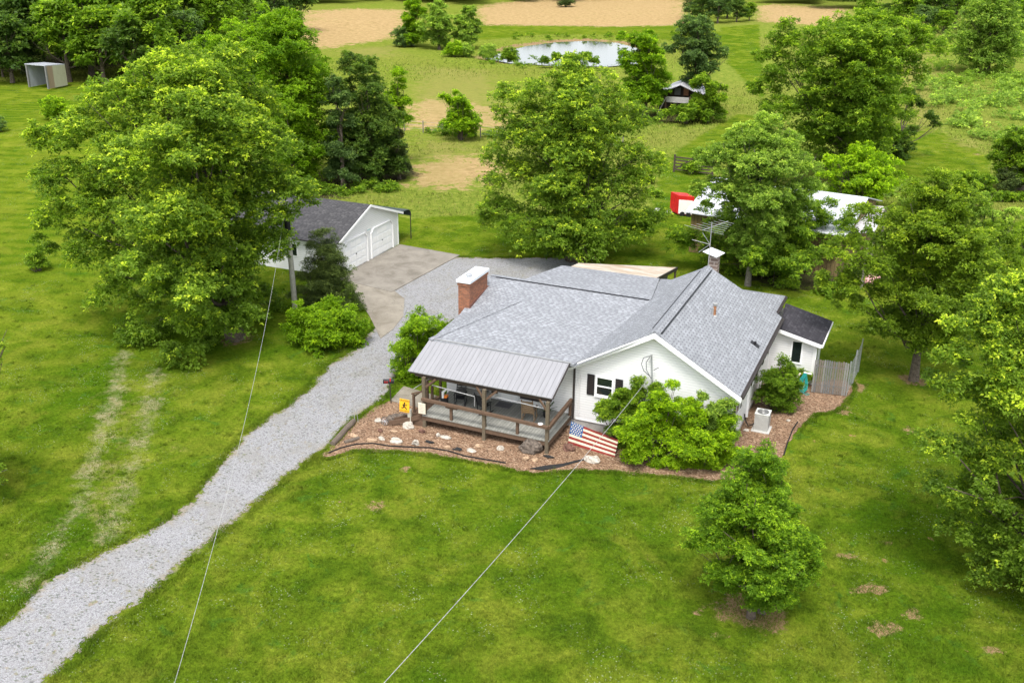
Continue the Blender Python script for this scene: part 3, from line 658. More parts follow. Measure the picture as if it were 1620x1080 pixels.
# ------------------------------------------------------------------ grass that stands up
def blades(name, P, h, wd, m, lean=.5):
    n = len(P); a = rng.uniform(0, 2*math.pi, n); dx = np.stack([np.cos(a), np.sin(a), np.zeros(n)], 1)*wd[:, None]
    l = rng.normal(0, lean, (n, 2))*h[:, None]; T = P+np.concatenate([l, h[:, None]], 1)
    V = np.stack([P-dx, P+dx, T], 1).reshape(-1, 3)
    return tag(fast_mesh(name, V, None, M[m], rng.random(n), nper=3), kind='stuff')
def scatter_grass():
    n = 400000
    u = rng.uniform(-60, 1680, n); v = 330+750*rng.random(n)**.8
    d = fw+np.outer((u-810)/F, RR)-np.outer((v-540)/F, UU); t_ = (0-CAM[2])/d[:, 2]; P = CAM+t_[:, None]*d; P[:, 2] = 0
    sdd = poly_sd(P[:, :2], drive_poly); sdb = poly_sd(P[:, :2], bed_poly)
    ok = (sdd < rng.uniform(-.05, .32, len(P))*(rng.random(len(P)) < .6)) & (sdb < .10) & (poly_sd(P[:, :2], [(-7, -3), (9.5, -1), (9.5, 13), (-7, 13)]) < 0) & (poly_sd(P[:, :2], [(-30, 13.2), (-16, 12.2), (-16, 21.2), (-30, 22)]) < 0) & (poly_sd(P[:, :2], APRON) < -.03)
    P = P[ok]; h = rng.uniform(.03, .085, len(P)); tuft = rng.random(len(P)) < .04; h[tuft] *= 1.8
    blades('lawn_grass', P, h, rng.uniform(.008, .016, len(P)), 'blade', .7)['label'] = 'short mown lawn grass around the house'
    # coarser clumps standing in the lawn
    c_ = P[rng.integers(0, len(P), 1900)]; Q = np.repeat(c_, 26, 0)+np.concatenate([rng.normal(0, .09, (1900*26, 2)), np.zeros((1900*26, 1))], 1)
    blades('grass_clumps', Q, rng.uniform(.07, .16, len(Q)), rng.uniform(.009, .018, len(Q)), 'blade', .5)['label'] = 'coarser clumps of longer grass dotted over the lawn'
    # ragged fringe along both edges of the drive and the bed
    for poly_, m0, m1 in ((drive_poly, -.35, .30), (bed_poly, -.25, .12)):
        E_ = resample(poly_, .02); E_ = E_[rng.integers(0, len(E_), 60000)]; Q = E_+rng.normal(0, .17, E_.shape); sdq = poly_sd(Q, poly_)
        cl = np.sin(Q[:, 0]*2.3+1.7*np.sin(Q[:, 1]*1.9))+np.sin(Q[:, 1]*3.1+np.sin(Q[:, 0]*4.1))
        ok = (sdq < m1*(.35+.5*cl)) & (sdq > m0) & (poly_sd(Q, [(-7, -3), (9.5, -1), (9.5, 13), (-7, 13)]) < 0) & (poly_sd(Q, [(-30, 13.2), (-16, 12.2), (-16, 21.2), (-30, 22)]) < 0) & (poly_sd(Q, APRON) < -.03) & (poly_sd(Q, [(-9.4, -1.3), (-7.2, -1.3), (-7.2, .7), (-9.4, .7)]) < 0)
        Q = Q[ok]; blades('edge_grass', np.concatenate([Q, np.zeros((len(Q), 1))], 1), rng.uniform(.04, .12, len(Q)), rng.uniform(.009, .018, len(Q)), 'blade', .6)['label'] = 'ragged fringe of grass growing over an edge of the lawn'
    n = 150000
    u = rng.uniform(-60, 1680, n); v = 20+330*rng.random(n)
    d = fw+np.outer((u-810)/F, RR)-np.outer((v-540)/F, UU); t_ = (0-CAM[2])/d[:, 2]; P = CAM+t_[:, None]*d; P[:, 2] = -.05
    mow = np.full(len(P), -1e9)
    for m_ in MOW: mow = np.maximum(mow, poly_sd(P[:, :2], m_))
    for m_ in TAN: mow = np.maximum(mow, poly_sd(P[:, :2], m_)+1.5)
    ok = (mow < 0) & (poly_sd(P[:, :2], POND) < -1.0)
    P = P[ok]; sc = np.clip(np.linalg.norm(P-CAM, axis=1)/90, .8, 2.2); dens = np.sin(P[:, 0]*.9+2*np.sin(P[:, 1]*.23))*np.sin(P[:, 1]*.7+np.sin(P[:, 0]*.31))
    h = (rng.uniform(.10, .28, len(P))+.12*np.clip(dens, 0, 1))
    blades('meadow_grass', P, h, rng.uniform(.02, .05, len(P))*sc, 'meadow', .45)['label'] = 'tall uncut meadow grass and weeds beyond the mown lawn'
scatter_grass()

# ================================================================== HOUSE
house = thing('house', (0, 0, 0), 'white single storey house with grey shingle roof and a timber front porch', 'house')
PS = .58
def zr(x): return 3.2+PS*(7.37-x)      # right slope
def zl(x): return 3.2+PS*(x+.40)       # left slope
AF = (3.485, -.4, 5.453); AR = (3.485, 9.4, 5.453)
# walls
w_ = MB()
w_.face([(0, 0, .45), (6.97, 0, .45), (6.97, 0, 3.30), (3.485, 0, 5.33), (0, 0, 3.30)])
w_.face([(6.97, 0, .25), (6.97, 9.3, .25), (6.97, 9.3, 3.34), (6.97, 0, 3.34)])
w_.face([(6.97, 9.3, .25), (6.6, 9.3, .25), (6.6, 9.3, 3.3), (6.97, 9.3, 3.3)])
w_.face([(6.6, 9.3, .25), (6.6, 12.1, .25), (6.6, 12.1, 3.3), (6.6, 9.3, 3.3)])
w_.face([(6.6, 12.1, .25), (0, 12.1, .25), (0, 12.1, 3.3), (6.6, 12.1, 3.3)])
w_.face([(6.97, 9.3, 3.3), (6.6, 9.4, 3.3), (3.485, 9.3, 5.3), (0, 9.3, 3.3), (0, 9.3, 3.2)])
w_.face([(-6.6, 0, .45), (0, 0, .45), (0, 0, 3.40), (-6.6, 0, 3.38)])
w_.face([(-6.6, 6.6, .45), (-6.6, 0, .45), (-6.6, 0, 3.35), (-6.6, 3.4, 3.42), (-6.6, 6.6, 4.0)])
w_.face([(-4.9, 6.6, .45), (-6.6, 6.6, .45), (-6.6, 6.6, 4.0), (-4.9, 6.6, 4.05)])
w_.face([(-4.9, 11, .45), (-4.9, 6.6, .45), (-4.9, 6.6, 4.1), (-4.9, 11, 3.68)])
w_.face([(0, 11, .45), (-4.9, 11, .45), (-4.9, 11, 3.68), (0, 11, 3.68)])
w_.face([(0, 12.1, .45), (0, 11, .45), (0, 11, 3.6), (0, 12.1, 3.3)])
w_.build('wall', M['siding'], house)
f_ = MB().box(.03, 6.94, .03, 9.27, -.1, .45); f_.box(-6.57, .03, .035, 6.5, -.1, .45).box(-4.87, .03, 6.5, 10.97, -.1, .448).box(.03, 6.57, 9.27, 12.07, -.1, .446)
f_.build('foundation', M['block'], house)
# roofs
TH = .11
def P3(x, y, f): return (x, y, f(x))
QW = plane(1045, 441, (-PS, 0, 1), 3.2+PS*.4); QE = plane(1063, 442, (-PS, 0, 1), 3.2+PS*.4)
r_ = MB()
C_ = (7.05, 12.46, zr(7.05))
r_.slab([AF, (7.37, -.4, 3.2), (7.37, 9.65, 3.2), (7.02, 9.76, zr(7.02)), C_, (5.35, 9.55, zr(5.35)), AR], TH)
# wing planes
kf = .1038
zf = lambda y: 3.45+kf*(y+.71)
RRp = (1.37, 6.71, zf(6.71)); RL = (-7.45, 6.71, zf(6.71)); V_ = (.03, -.71, 3.45); Fp = (-7.02, -.80, 3.44)
T_ = tuple(plane(822, 476, (0, -kf, 1), 3.45+.71*kf)); L_ = (-7.25, 2.9, 3.44); L0 = (-7.12, 1.2, 3.46)
r_.slab([AF, AR, QE, tuple(QW), RRp, (.03, -.71, zl(.03)), (-.4, -.4, 3.2)], TH)
r_.slab([Fp, V_, (1.40, 6.71, zf(6.71)), RL, T_], TH)
r_.slab([T_, L_, L0, Fp], .06); r_.slab([T_, RL, L_], .06)
zb = lambda y: zf(6.71)-.095*(y-6.71)
r_.slab([(-5.6, 6.71, zb(6.71)), (1.36, 6.712, zb(6.71)), (.55, 11.25, zb(11.25)), (-4.95, 11.05, zb(11.05))], TH)
r_.slab([RL, (-5.55, 6.72, zb(6.71)-.01), (-5.5, 8.2, 3.5), (-7.3, 8.2, 3.4)], TH)
r_.slab([(5.35, 9.56, zr(5.35)), C_, (2.2, 12.5, 3.42), (2.2, 9.7, 4.45)], TH)
r_.slab([AR, (5.35, 9.55, zr(5.35)), (2.2, 9.7, 4.4)], .05)
r_.build('roof', M['shingle'], house)
rc = MB()
for s in (-1, 1): rc.slab([(3.485, -.38, 5.50), (3.485, 9.4, 5.50), (3.485+s*.22, 9.4, 5.50-.22*PS), (3.485+s*.22, -.38, 5.50-.22*PS)][::s], .045)
rc.slab([(-7.3, 6.60, zf(6.71)+.035), (1.35, 6.60, zf(6.71)+.035), (1.35, 6.86, zf(6.71)+.035), (-7.3, 6.86, zf(6.71)+.035)], .04)
Tn = np.array(T_); Fn = np.array(Fp); e = (Tn-Fn)/np.linalg.norm(Tn-Fn); pe = np.cross(e, (0, 0, 1)); pe /= np.linalg.norm(pe)
rc.obox((Tn+Fn)/2+np.array([0, 0, .02]), e*np.linalg.norm(Tn-Fn)/2, pe*.13, (0, 0, .018))
rc.build('ridge_cap', M['shingle'], house)
rv = MB(); rv.beam((3.74, -.2, 5.50-.255*PS+.02), (3.74, 9.0, 5.50-.255*PS+.02), .06, .035); rv.beam((3.23, .2, 5.50-.255*PS+.01), (3.23, 8.8, 5.50-.255*PS+.01), .025, .03)
rv.beam((-6.95, 6.575, zf(6.57)+.03), (1.3, 6.575, zf(6.57)+.03), .05, .04); rv.build('ridge_vent', M['black'], house)
# rake fascia and soffit
fa = MB()
fa.slab([(-.36, -.43, 3.17), (3.485, -.43, 5.40), (3.485, -.43, 5.17), (-.30, -.43, 2.98)], .05, (0, 1, 0))
fa.slab([(3.485, -.43, 5.40), (7.40, -.43, 3.13), (7.40, -.43, 2.92), (3.485, -.43, 5.17)], .05, (0, 1, 0))
fa.slab([(-.30, -.38, 3.08), (3.485, -.38, 5.31), (3.485, 0, 5.31), (-.30, 0, 3.08)], .03); fa.slab([(3.485, -.38, 5.31), (7.35, -.38, 3.07), (7.35, 0, 3.07), (3.485, 0, 5.31)], .03)
fa.box(6.99, 7.36, -.37, 9.6, 2.98, 3.02); fa.box(6.985, 7.38, -.372, -.05, 2.86, 2.98); fa.box(7.34, 7.375, -.37, 9.6, 3.02, 3.10); fa.box(-.02, 6.99, -.025, -.003, .44, .50)
for y in (0.0, 9.25): fa.box(6.90, 7.0, y-.03, y+.07, .3, 2.98)
fa.box(6.9, 7.06, 3.9, 4.02, .2, 2.97)
fa.box(6.6, 7.0, 9.75, 12.4, 3.19, 3.23)
fa.build('fascia', M['trim'], house)
gt = MB()
gt.obox((7.43, 4.62, 3.13), (.055, 0, 0), (0, 5.0, 0), (0, 0, .055)); gt.obox((7.10, 11.1, 3.32), (.05, 0, 0), (0, 1.33, 0), (0, 0, .05))
gt.build('gutter', M['dark'], house)
gw = MB(); gw.beam((7.37, -.4, 3.215), (7.37, 9.6, 3.215), .05, .02); gw.beam((7.05, 9.8, 3.40), (7.06, 12.4, 3.40), .05, .02); gw.build('drip_edge', M['dark'], house)
# porch roof
pr = MB(); pr.slab([(-7.18, -2.72, 2.63), (-.17, -2.72, 2.63), (-.17, -.69, 3.455), (-7.08, -.69, 3.455)], .035)
pr.build('porch_roof', M['metal_porch'], house)
pb = MB(); pb.beam((-7.12, -2.62, 2.57), (-.22, -2.62, 2.57), .06, .14); pb.beam((-7.1, -2.6, 2.56), (-7.05, -.75, 3.33), .05, .12); pb.beam((-.24, -2.6, 2.56), (-.24, -.75, 3.33), .05, .12)
for x in np.linspace(-6.5, -.9, 9): pb.beam((x, -2.58, 2.55), (x, -.85, 3.26), .04, .10)
pb.beam((-6.9, -2.50, 2.43), (-.3, -2.50, 2.43), .1, .16)
pb.build('porch_beam', M['wooddk'], house)
dg = MB(); dg.beam((-.16, -2.72, 2.62), (-.16, -.70, 3.445), .05, .07); dg.build('roof_edge_trim', M['dark'], house)
fl = MB(); fl.beam((-7.05, -.68, 3.485), (-.1, -.68, 3.485), .06, .02); fl.build('roof_flashing', M['steel'], house)
# deck
dk = MB(); dk.box(-6.40, -.23, -2.91, -.02, .60, .66); dk.build('porch_deck', M['deck'], house)
dj = MB(); dj.box(-6.38, -.25, -2.88, -2.84, .38, .598); dj.box(-.27, -.235, -2.84, -.05, .38, .598); dj.box(-6.38, -6.34, -2.84, -.05, .38, .598)
for x in np.arange(-6, -.5, .6): dj.box(x, x+.04, -2.84, -.05, .42, .598)
dj.build('deck_joists', M['wood'], house)
for (x, y) in ((-6.33, -2.80), (-3.32, -2.86), (-.32, -2.86)):
    p_ = MB().box(x-.075, x+.075, y-.075, y+.075, -.1, 2.5); p_.build('porch_post', M['woodg'], house)
for (x, s) in ((-3.32, 1), (-3.32, -1), (-.32, -1), (-6.33, 1)):
    MB().beam((x+s*.05, -2.80, 2.0), (x+s*.5, -2.60, 2.42), .06, .09).build('brace', M['wood'], house)
# rail: one long sagging cap board on short posts
rl = MB(); rl.beam((-6.36, -3.0, 1.50), (-3.30, -2.98, 1.42), .15, .12).beam((-3.30, -2.98, 1.42), (-.24, -2.99, 1.34), .15, .12)
rl.beam((-.24, -2.95, 1.32), (-.22, -.12, 1.42), .14, .16); rl.build('porch_rail', M['wood'], house)
for (x, y, z0) in ((-4.95, -2.86, 1.38), (-1.72, -2.86, 1.32), (-.24, -.2, 1.36)):
    MB().box(x-.06, x+.06, y-.05, y+.05, .662, z0).build('rail_post', M['wood'], house)
MB().obox((-4.95, -2.84, 1.30), (.28, 0, 0), (0, .05, 0), (0, 0, .07)).build('rail_bracket', M['wood'], house)
# galvanised pipe rails seen through the porch
pi = MB(); pi.tube([(-6.1, -2.45, 2.0), (-4.0, -2.42, 1.84)], .025, 6).tube([(-3.1, -2.45, 2.05), (-.5, -2.45, 1.93)], .025, 6); pi.tube([(-4.0, -2.42, 1.84), (-4.0, -2.42, 1.35)], .02, 6)
pi.build('hanging_pipe_rail', M['steel'], house)
# front door, panels beside it
dd = MB().box(-3.86, -2.86, -.06, -.003, .68, 2.75); dr = dd.build('front_door', M['dooro'], house)
q = MB()
for z0, z1 in ((.85, 1.5), (1.62, 2.5)): q.box(-3.72, -3.00, -.075, -.062, z0, z1)
q.build('door_panel', M['trim'], dr); MB().obox((-2.95, -.09, 1.65), (.03, 0, 0), (0, .03, 0), (0, 0, .03)).build('door_knob', M['steel'], dr)
for x0, x1 in ((-4.75, -3.93), (-2.78, -1.82)):
    wd = MB().box(x0, x1, -.05, -.004, .95, 2.6).build('porch_window', M['black'], house)
    q = MB()
    for z in np.arange(1.0, 2.55, .12): q.box(x0+.06, x1-.06, -.065, -.052, z, z+.05)
    q.build('louvre', M['dark'], wd)
dn = MB().beam((-.12, -.14, .5), (-.12, -.14, 3.3), .08, .08); dn.build('dark_downspout', M['dark'], house)
MB().tube([(.12, -.08, .75), (.12, -.09, 3.0)], .018, 5).build('cable_conduit', M['white'], house)
# gable window
def window(x0, x1, z0, z1, y=0.0, fr=.07):
    o = MB(); yy = y
    o.box(x0-fr, x1+fr, yy-.05, yy-.004, z1, z1+fr).box(x0-fr, x1+fr, yy-.06, yy-.004, z0-fr, z0).box(x0-fr, x0, yy-.05, yy-.004, z0, z1).box(x1, x1+fr, yy-.05, yy-.004, z0, z1)
    zm = (z0+z1)/2; o.box(x0, x1, yy-.04, yy-.004, zm-.03, zm+.03)
    f = o.build('window', M['trim'], house); MB().box(x0, x1, yy-.02, yy-.006, z0, z1).build('pane', M['glass'], f)
    MB().box(x0-fr-.02, x1+fr+.02, yy-.09, yy-.002, z0-fr-.05, z0-fr-.002).build('sill', M['trim'], f); return f
window(.93, 1.62, 1.90, 2.72)
def shutter(c, ax, az, nrm):
    o = MB().obox(c, ax, az, np.array(nrm)*.02); s = o.build('shutter', M['black'], house)
    q = MB()
    az = np.array(az, float); h = np.linalg.norm(az)
    for k in np.linspace(-.85, .85, 12): q.obox(np.array(c)+az*k+np.array(nrm)*.028, np.array(ax)*.75, az/h*.018, np.array(nrm)*.008)
    q.build('louvre', M['dark'], s)
shutter((.63, -.03, 2.31), (.17, 0, 0), (0, 0, .50), (0, -1, 0)); shutter((1.95, -.03, 2.31), (.17, 0, 0), (0, 0, .50), (0, -1, 0))
# right wall windows
for y0, y1 in ((.9, 1.7), (4.6, 5.4), (7.6, 8.3)):
    o = MB().box(6.975, 7.03, y0-.07, y1+.07, 1.5, 1.57).box(6.975, 7.03, y0-.07, y1+.07, 2.6, 2.67).box(6.975, 7.03, y0-.07, y0, 1.57, 2.6).box(6.975, 7.03, y1, y1+.07, 1.57, 2.6).box(6.975, 7.02, y0, y1, 2.05, 2.11)
    f = o.build('window', M['trim'], house); MB().box(6.976, 6.995, y0, y1, 1.57, 2.6).build('pane', M['glass'], f)
    shutter((7.0, y0-.27, 2.1), (0, .17, 0), (0, 0, .55), (1, 0, 0)); shutter((7.0, y1+.27, 2.1), (0, .17, 0), (0, 0, .55), (1, 0, 0))
# brick chimney
ch = MB().box(-7.62, -7.0, 3.42, 5.55, -.1, 4.86).build('brick_chimney', M['brick'], house)
MB().box(-7.66, -6.96, 3.38, 5.59, 4.70, 4.80).build('brick_course', M['brick'], ch)
MB().box(-7.70, -6.92, 3.34, 5.63, 4.862, 5.0).build('chimney_cap', M['capm'], ch)
q = MB().tube([(-7.3, 4.0, 5.0), (-7.3, 4.0, 5.10)], .12, 12).tube([(-7.3, 4.0, 5.105), (-7.3, 4.0, 5.16)], [.17, .15], 12); q.build('flue', M['galv'], ch, smooth=False)
fl = MB().beam((-6.98, 3.38, 3.66), (-6.98, 5.62, 3.98), .06, .18); fl.build('flashing', plain('copper_flashing', (.16, .07, .05), .5), ch)
# second chimney with tin sheet, behind the ridge
ch2 = MB().box(3.25, 3.75, 10.35, 10.85, 3.9, 5.75).build('rear_chimney', M['brick2'], house)
MB().slab([(2.95, 10.25, 5.90), (3.75, 9.95, 5.78), (3.98, 10.85, 5.80), (3.2, 11.1, 5.92)], .02).build('tin_cap', M['capm'], ch2)
# tv antenna
an = MB(); A0 = np.array([3.47, 9.45, 5.3]); A1 = np.array([3.46, 9.45, 7.72]); an.tube([A0, A1], .022, 6)
bd = np.array([.35, .94, 0.]); bd = unit(bd[None])[0]; pd = np.array([bd[1], -bd[0], 0.])
boom = lambda s: A1+np.array([0, 0, -.25])+bd*s
an.tube([boom(-.8), boom(1.5)], .014, 5)
for s, L_s in ((-.75, 1.15), (-.45, .95), (-.1, .85), (.25, .72), (.6, .6), (.95, .52), (1.3, .45)):
    c = boom(s); an.tube([c-pd*L_s+bd*.06*L_s, c, c+pd*L_s+bd*.06*L_s], .008, 4)
B1 = A1+np.array([0, 0, -1.15])
for e in ((-.95, .1, .1), (-.45, -.4, -.35), (-.5, .35, .45)): an.tube([B1, B1+np.array(e)], .011, 4)
an.build('television_antenna', M['steel'], house)
# vents
vp = MB().tube([(4.9, 4.86, 4.45), (4.9, 4.86, 5.12)], .075, 10); v1 = vp.build('vent_pipe', M['rustc'], house)
MB().tube([(4.83, 4.80, 4.5), (4.83, 4.80, 5.0)], .05, 8).tube([(4.9, 4.86, 5.1), (4.9, 4.86, 5.2)], [.10, .12], 10).tube([(4.9, 4.86, 4.58), (4.9, 4.86, 4.64)], [.16, .1], 10).build('vent_cap', M['steel'], v1)
MB().tube([(6.9, 4.9, 3.38), (6.9, 4.9, 3.62)], .06, 8).slab([(6.7, 4.75, 3.62), (7.1, 4.75, 3.39), (7.1, 5.05, 3.39), (6.7, 5.05, 3.62)], .02).build('roof_vent', M['black'], house)
# extension
ew = MB()
ew.face([(6.99, 9.31, .3), (9.17, 9.31, .3), (9.17, 9.31, 2.33), (6.99, 9.31, 2.86)]); ew.face([(9.17, 9.31, .3), (9.17, 12.2, .3), (9.17, 12.2, 2.33), (9.17, 9.31, 2.33)])
ew.face([(9.17, 12.2, .3), (6.6, 12.2, .3), (6.6, 12.2, 2.9), (9.17, 12.2, 2.33)]); ew.build('extension_wall', M['siding'], house)
MB().box(7.0, 9.14, 9.34, 12.17, -.1, .3).build('extension_foundation', M['block'], house)
MB().slab([(7.35, 9.01, 2.86), (9.50, 9.0, 2.36), (9.55, 12.5, 2.38), (7.08, 12.5, 2.98)], .08).build('extension_roof', M['bshingle'], house)
q = MB().beam((7.35, 8.985, 2.74), (9.50, 8.985, 2.24), .03, .18).beam((9.54, 8.99, 2.25), (9.58, 12.5, 2.27), .05, .13).slab([(7.0, 9.0, 2.75), (9.48, 9.0, 2.17), (9.48, 9.31, 2.17), (7.0, 9.31, 2.75)], .02)
q.box(9.10, 9.20, 9.27, 9.33, .3, 2.2); q.box(8.98, 9.3, 9.28, 9.305, .02, .28); q.build('extension_fascia', M['trim'], house)
f = MB().box(8.0, 8.08, 9.26, 9.306, 1.1, 2.2).box(8.52, 8.60, 9.26, 9.306, 1.1, 2.2).box(8.0, 8.60, 9.26, 9.306, 2.2, 2.28).box(7.98, 8.62, 9.25, 9.306, 1.02, 1.1).build('window', M['trim'], house)
MB().box(8.08, 8.52, 9.285, 9.304, 1.1, 2.2).build('pane', M['glass'], f)
q = MB(); q.tube([(9.42, 9.12, 2.14), (9.24, 9.24, 2.06), (9.24, 9.24, .35), (9.05, 9.0, .2)], .045, 6); q.build('downspout', M['trim'], house)
MB().box(9.18, 9.21, 9.6, 10.5, .4, 2.1).build('side_door', M['glass'], house)
# service mast with meter wires on the gable
ms = MB().tube([(3.36, -.14, 4.22), (3.45, -.14, 3.2), (3.60, -.14, 1.5)], .033, 8); mm = ms.build('service_mast', M['galv'], house)
q = MB(); q.tube([(3.32, -.18, 4.24), (3.05, -.3, 4.15), (2.98, -.32, 3.85), (3.1, -.3, 3.55), (3.34, -.2, 3.32), (3.42, -.18, 3.2)], .016, 5)
q.tube([(3.3, -.18, 4.2), (3.17, -.26, 3.95), (3.2, -.26, 3.6), (3.36, -.2, 3.3)], .014, 5); q.tube([(3.5, -.16, 3.6), (3.72, -.2, 3.78)], .015, 5); q.build('weatherhead_wire', plain('dark_wire', (.05, .05, .07), .6), mm)
MB().obox((3.34, -.17, 4.25), (.05, 0, .02), (0, .045, 0), (0, 0, .035)).build('weatherhead', M['galv'], mm)
# stairs at the left end of the porch
for i, (x, z) in enumerate(((-6.62, .50), (-6.9, .36), (-7.18, .22))):
    MB().box(x-.16, x+.16, -2.3, -.9, z-.03, z+.01).build('stair_tread', M['wood'], house)
for sa, sb in (((-6.4, -2.34, .55), (-7.9, -3.0, .10)), ((-6.4, -2.75, .5), (-7.9, -3.35, .12)), ((-6.45, -.86, .55), (-7.4, -.86, .08))): MB().beam(sa, sb, .07, .2).build('stair_stringer', M['wood'], house)
MB().box(-6.9, -6.42, -2.85, -2.4, .0, .25).box(-6.8, -6.42, -2.83, -2.42, .25, .45).build('stair_base', M['wood'], house)
for (x, y, h) in ((-7.15, -2.3, 1.25), (-6.5, -.85, 1.6), (-7.2, -.85, 1.35), (-6.5, -1.7, 1.55)):
    MB().box(x-.05, x+.05, y-.05, y+.05, 0, h).build('stair_post', M['wood'], house)
MB().beam((-6.4, -2.3, 1.62), (-7.25, -2.3, 1.28), .08, .06).beam((-6.45, -.85, 1.62), (-7.3, -.85, 1.35), .08, .06).beam((-7.15, -2.3, 1.15), (-6.45, -1.0, 1.7), .05, .05).build('stair_rail', M['wood'], house)
MB().tube([(-7.4, -1.9, 1.3), (-7.2, -2.2, 1.5), (-6.6, -1.4, 1.9), (-6.3, -.4, 1.9)], .02, 5).build('pipe_handrail', M['steel'], house)

# ================================================================== PORCH THINGS
def rocker(name, label, base, rot, wood_m, white=False, s=1.0):
    root = thing(name, base, label, 'rocking chair'); c, sn = math.cos(rot), math.sin(rot)
    R3 = lambda p: (base[0]+s*(p[0]*c-p[1]*sn), base[1]+s*(p[0]*sn+p[1]*c), base[2]+s*p[2])
    def B(name, segs, m):
        mb = MB()
        for a, b, w, h in segs: mb.beam(R3(a), R3(b), w*s, h*s)
        return mb.build(name, m, root)
    B('seat', [((-.24, y, .42+.02*abs(y)), (.24, y, .42+.02*abs(y)), .07, .02) for y in np.linspace(-.22, .22, 6)], wood_m)
    B('backrest', [((-.22, .25+.035*k, .50+.11*k), (.22, .25+.035*k, .50+.11*k), .02, .075) for k in range(6)]+[((-.25, .24, .38), (-.25, .47, 1.17), .04, .04), ((.25, .24, .38), (.25, .47, 1.17), .04, .04)], wood_m)
    for sx in (-1, 1):
        B('armrest', [((sx*.29, -.27, .64), (sx*.29, .34, .64), .07, .025), ((sx*.28, -.22, .08), (sx*.28, -.22, .63), .035, .035), ((sx*.28, .22, .08), (sx*.28, .28, .63), .035, .035)], wood_m)
        B('rocker_runner', [((sx*.28, -.42, .10), (sx*.28, -.2, .04), .03, .045), ((sx*.28, -.2, .04), (sx*.28, .2, .03), .03, .045), ((sx*.28, .2, .03), (sx*.28, .55, .11), .03, .045)], wood_m)
    return root
rocker('rocking_chair', 'brown slatted wooden rocking chair at the right end of the porch, back to the rail', (-1.78, -1.35, .665), math.radians(188), M['chairw'])
rocker('rocking_chair', 'black framed rocking chair beside the middle porch post', (-3.95, -1.5, .665), math.radians(150), M['black'], s=.85)
rocker('rocking_chair', 'black framed rocking chair beside the black bucket near the porch steps', (-5.3, -1.2, .665), math.radians(15), M['black'], s=.85)
q = MB()
bt = thing('porch_bench', (-4.95, -.45, .665), 'long grey slatted bench against the wall at the left of the porch', 'bench')
for k in range(7): q.beam((-5.75, -.22+.02*k, 1.15+.12*k), (-4.15, -.22+.02*k, 1.15+.12*k), .02, .075)
q.build('backrest', M['greyslat'], bt)
q = MB()
for k in range(5): q.beam((-5.75, -.32-.1*k, 1.07), (-4.15, -.32-.1*k, 1.07), .08, .025)
q.build('seat', M['greyslat'], bt)
for x in (-5.7, -4.2):
    for y in (-.25, -.72): MB().beam((x, y, .665), (x, y, 1.07 if y < -.3 else 1.95), .06, .06).build('leg', M['greyslat'], bt)
q = MB(); q.tube([(-5.95, -1.55, .67), (-5.95, -1.55, .70), (-5.95, -1.55, 1.0)], [.15, .17, .2], 14); bu = thing('bucket', (-5.95, -1.55, .665), 'black plastic bucket with orange and white things in it on the porch', 'bucket')
q.build('bucket_body', M['black'], bu); MB().obox((-5.93, -1.5, 1.07), (.12, 0, .02), (0, .09, 0), (0, .02, .05)).build('orange_item', M['orange'], bu)
MB().tube([(-6.0, -1.6, 1.0), (-6.05, -1.5, 1.25), (-5.9, -1.42, 1.4)], [.06, .07, .04], 8).build('white_item', M['white'], bu)
tag(MB().box(-3.75, -3.05, -.72, -.22, .664, .69).build('doormat', M['matg']), 'dark grey doormat in front of the white door', 'doormat')
tag(MB().tube([(-.62, -2.93, 1.41), (-.62, -2.93, 1.43), (-.62, -2.93, 1.44)], [.11, .11, .04], 12).build('plate', M['white']), 'small white dish on the porch rail by the right corner post', 'dish')
pt = thing('potted_plant', (-1.15, -.8, .665), 'dark wiry plant in a black pot at the right end of the porch', 'plant')
MB().tube([(-1.15, -.8, .665), (-1.15, -.8, .95)], [.13, .18], 12).build('pot', M['black'], pt)
q = MB()
for k in range(26):
    d = rand_dirs(1)[0]; d[2] = abs(d[2])+.4; q.tube([(-1.15, -.8, .93), np.array((-1.15, -.8, .95))+d*.25, np.array((-1.15, -.8, .95))+d*np.array([.5, .5, .42])], [.014, .01, .006], 4, False)
q.build('foliage', M['f_dark'], pt)

# text helper: letters as real meshes on boards
def text_mesh(s, size, mfn, parent, mm_, name='lettering'):
    cu = bpy.data.curves.new('t', 'FONT'); cu.body = s; cu.size = size; cu.align_x = 'CENTER'; cu.align_y = 'CENTER'; cu.extrude = .003
    ob = bpy.data.objects.new('t', cu); COL.objects.link(ob); bpy.context.view_layer.update()
    me = bpy.data.meshes.new_from_object(ob.evaluated_get(bpy.context.evaluated_depsgraph_get()))
    bpy.data.objects.remove(ob); base = BASE[parent.name]
    for v in me.vertices: v.co = Vector(tuple(np.array(mfn(v.co.x, v.co.y, v.co.z))-base))
    me.materials.clear(); me.materials.append(mm_); me.name = name
    o = bpy.data.objects.new(name, me); COL.objects.link(o); o.parent = parent; BASE[o.name] = base; return o
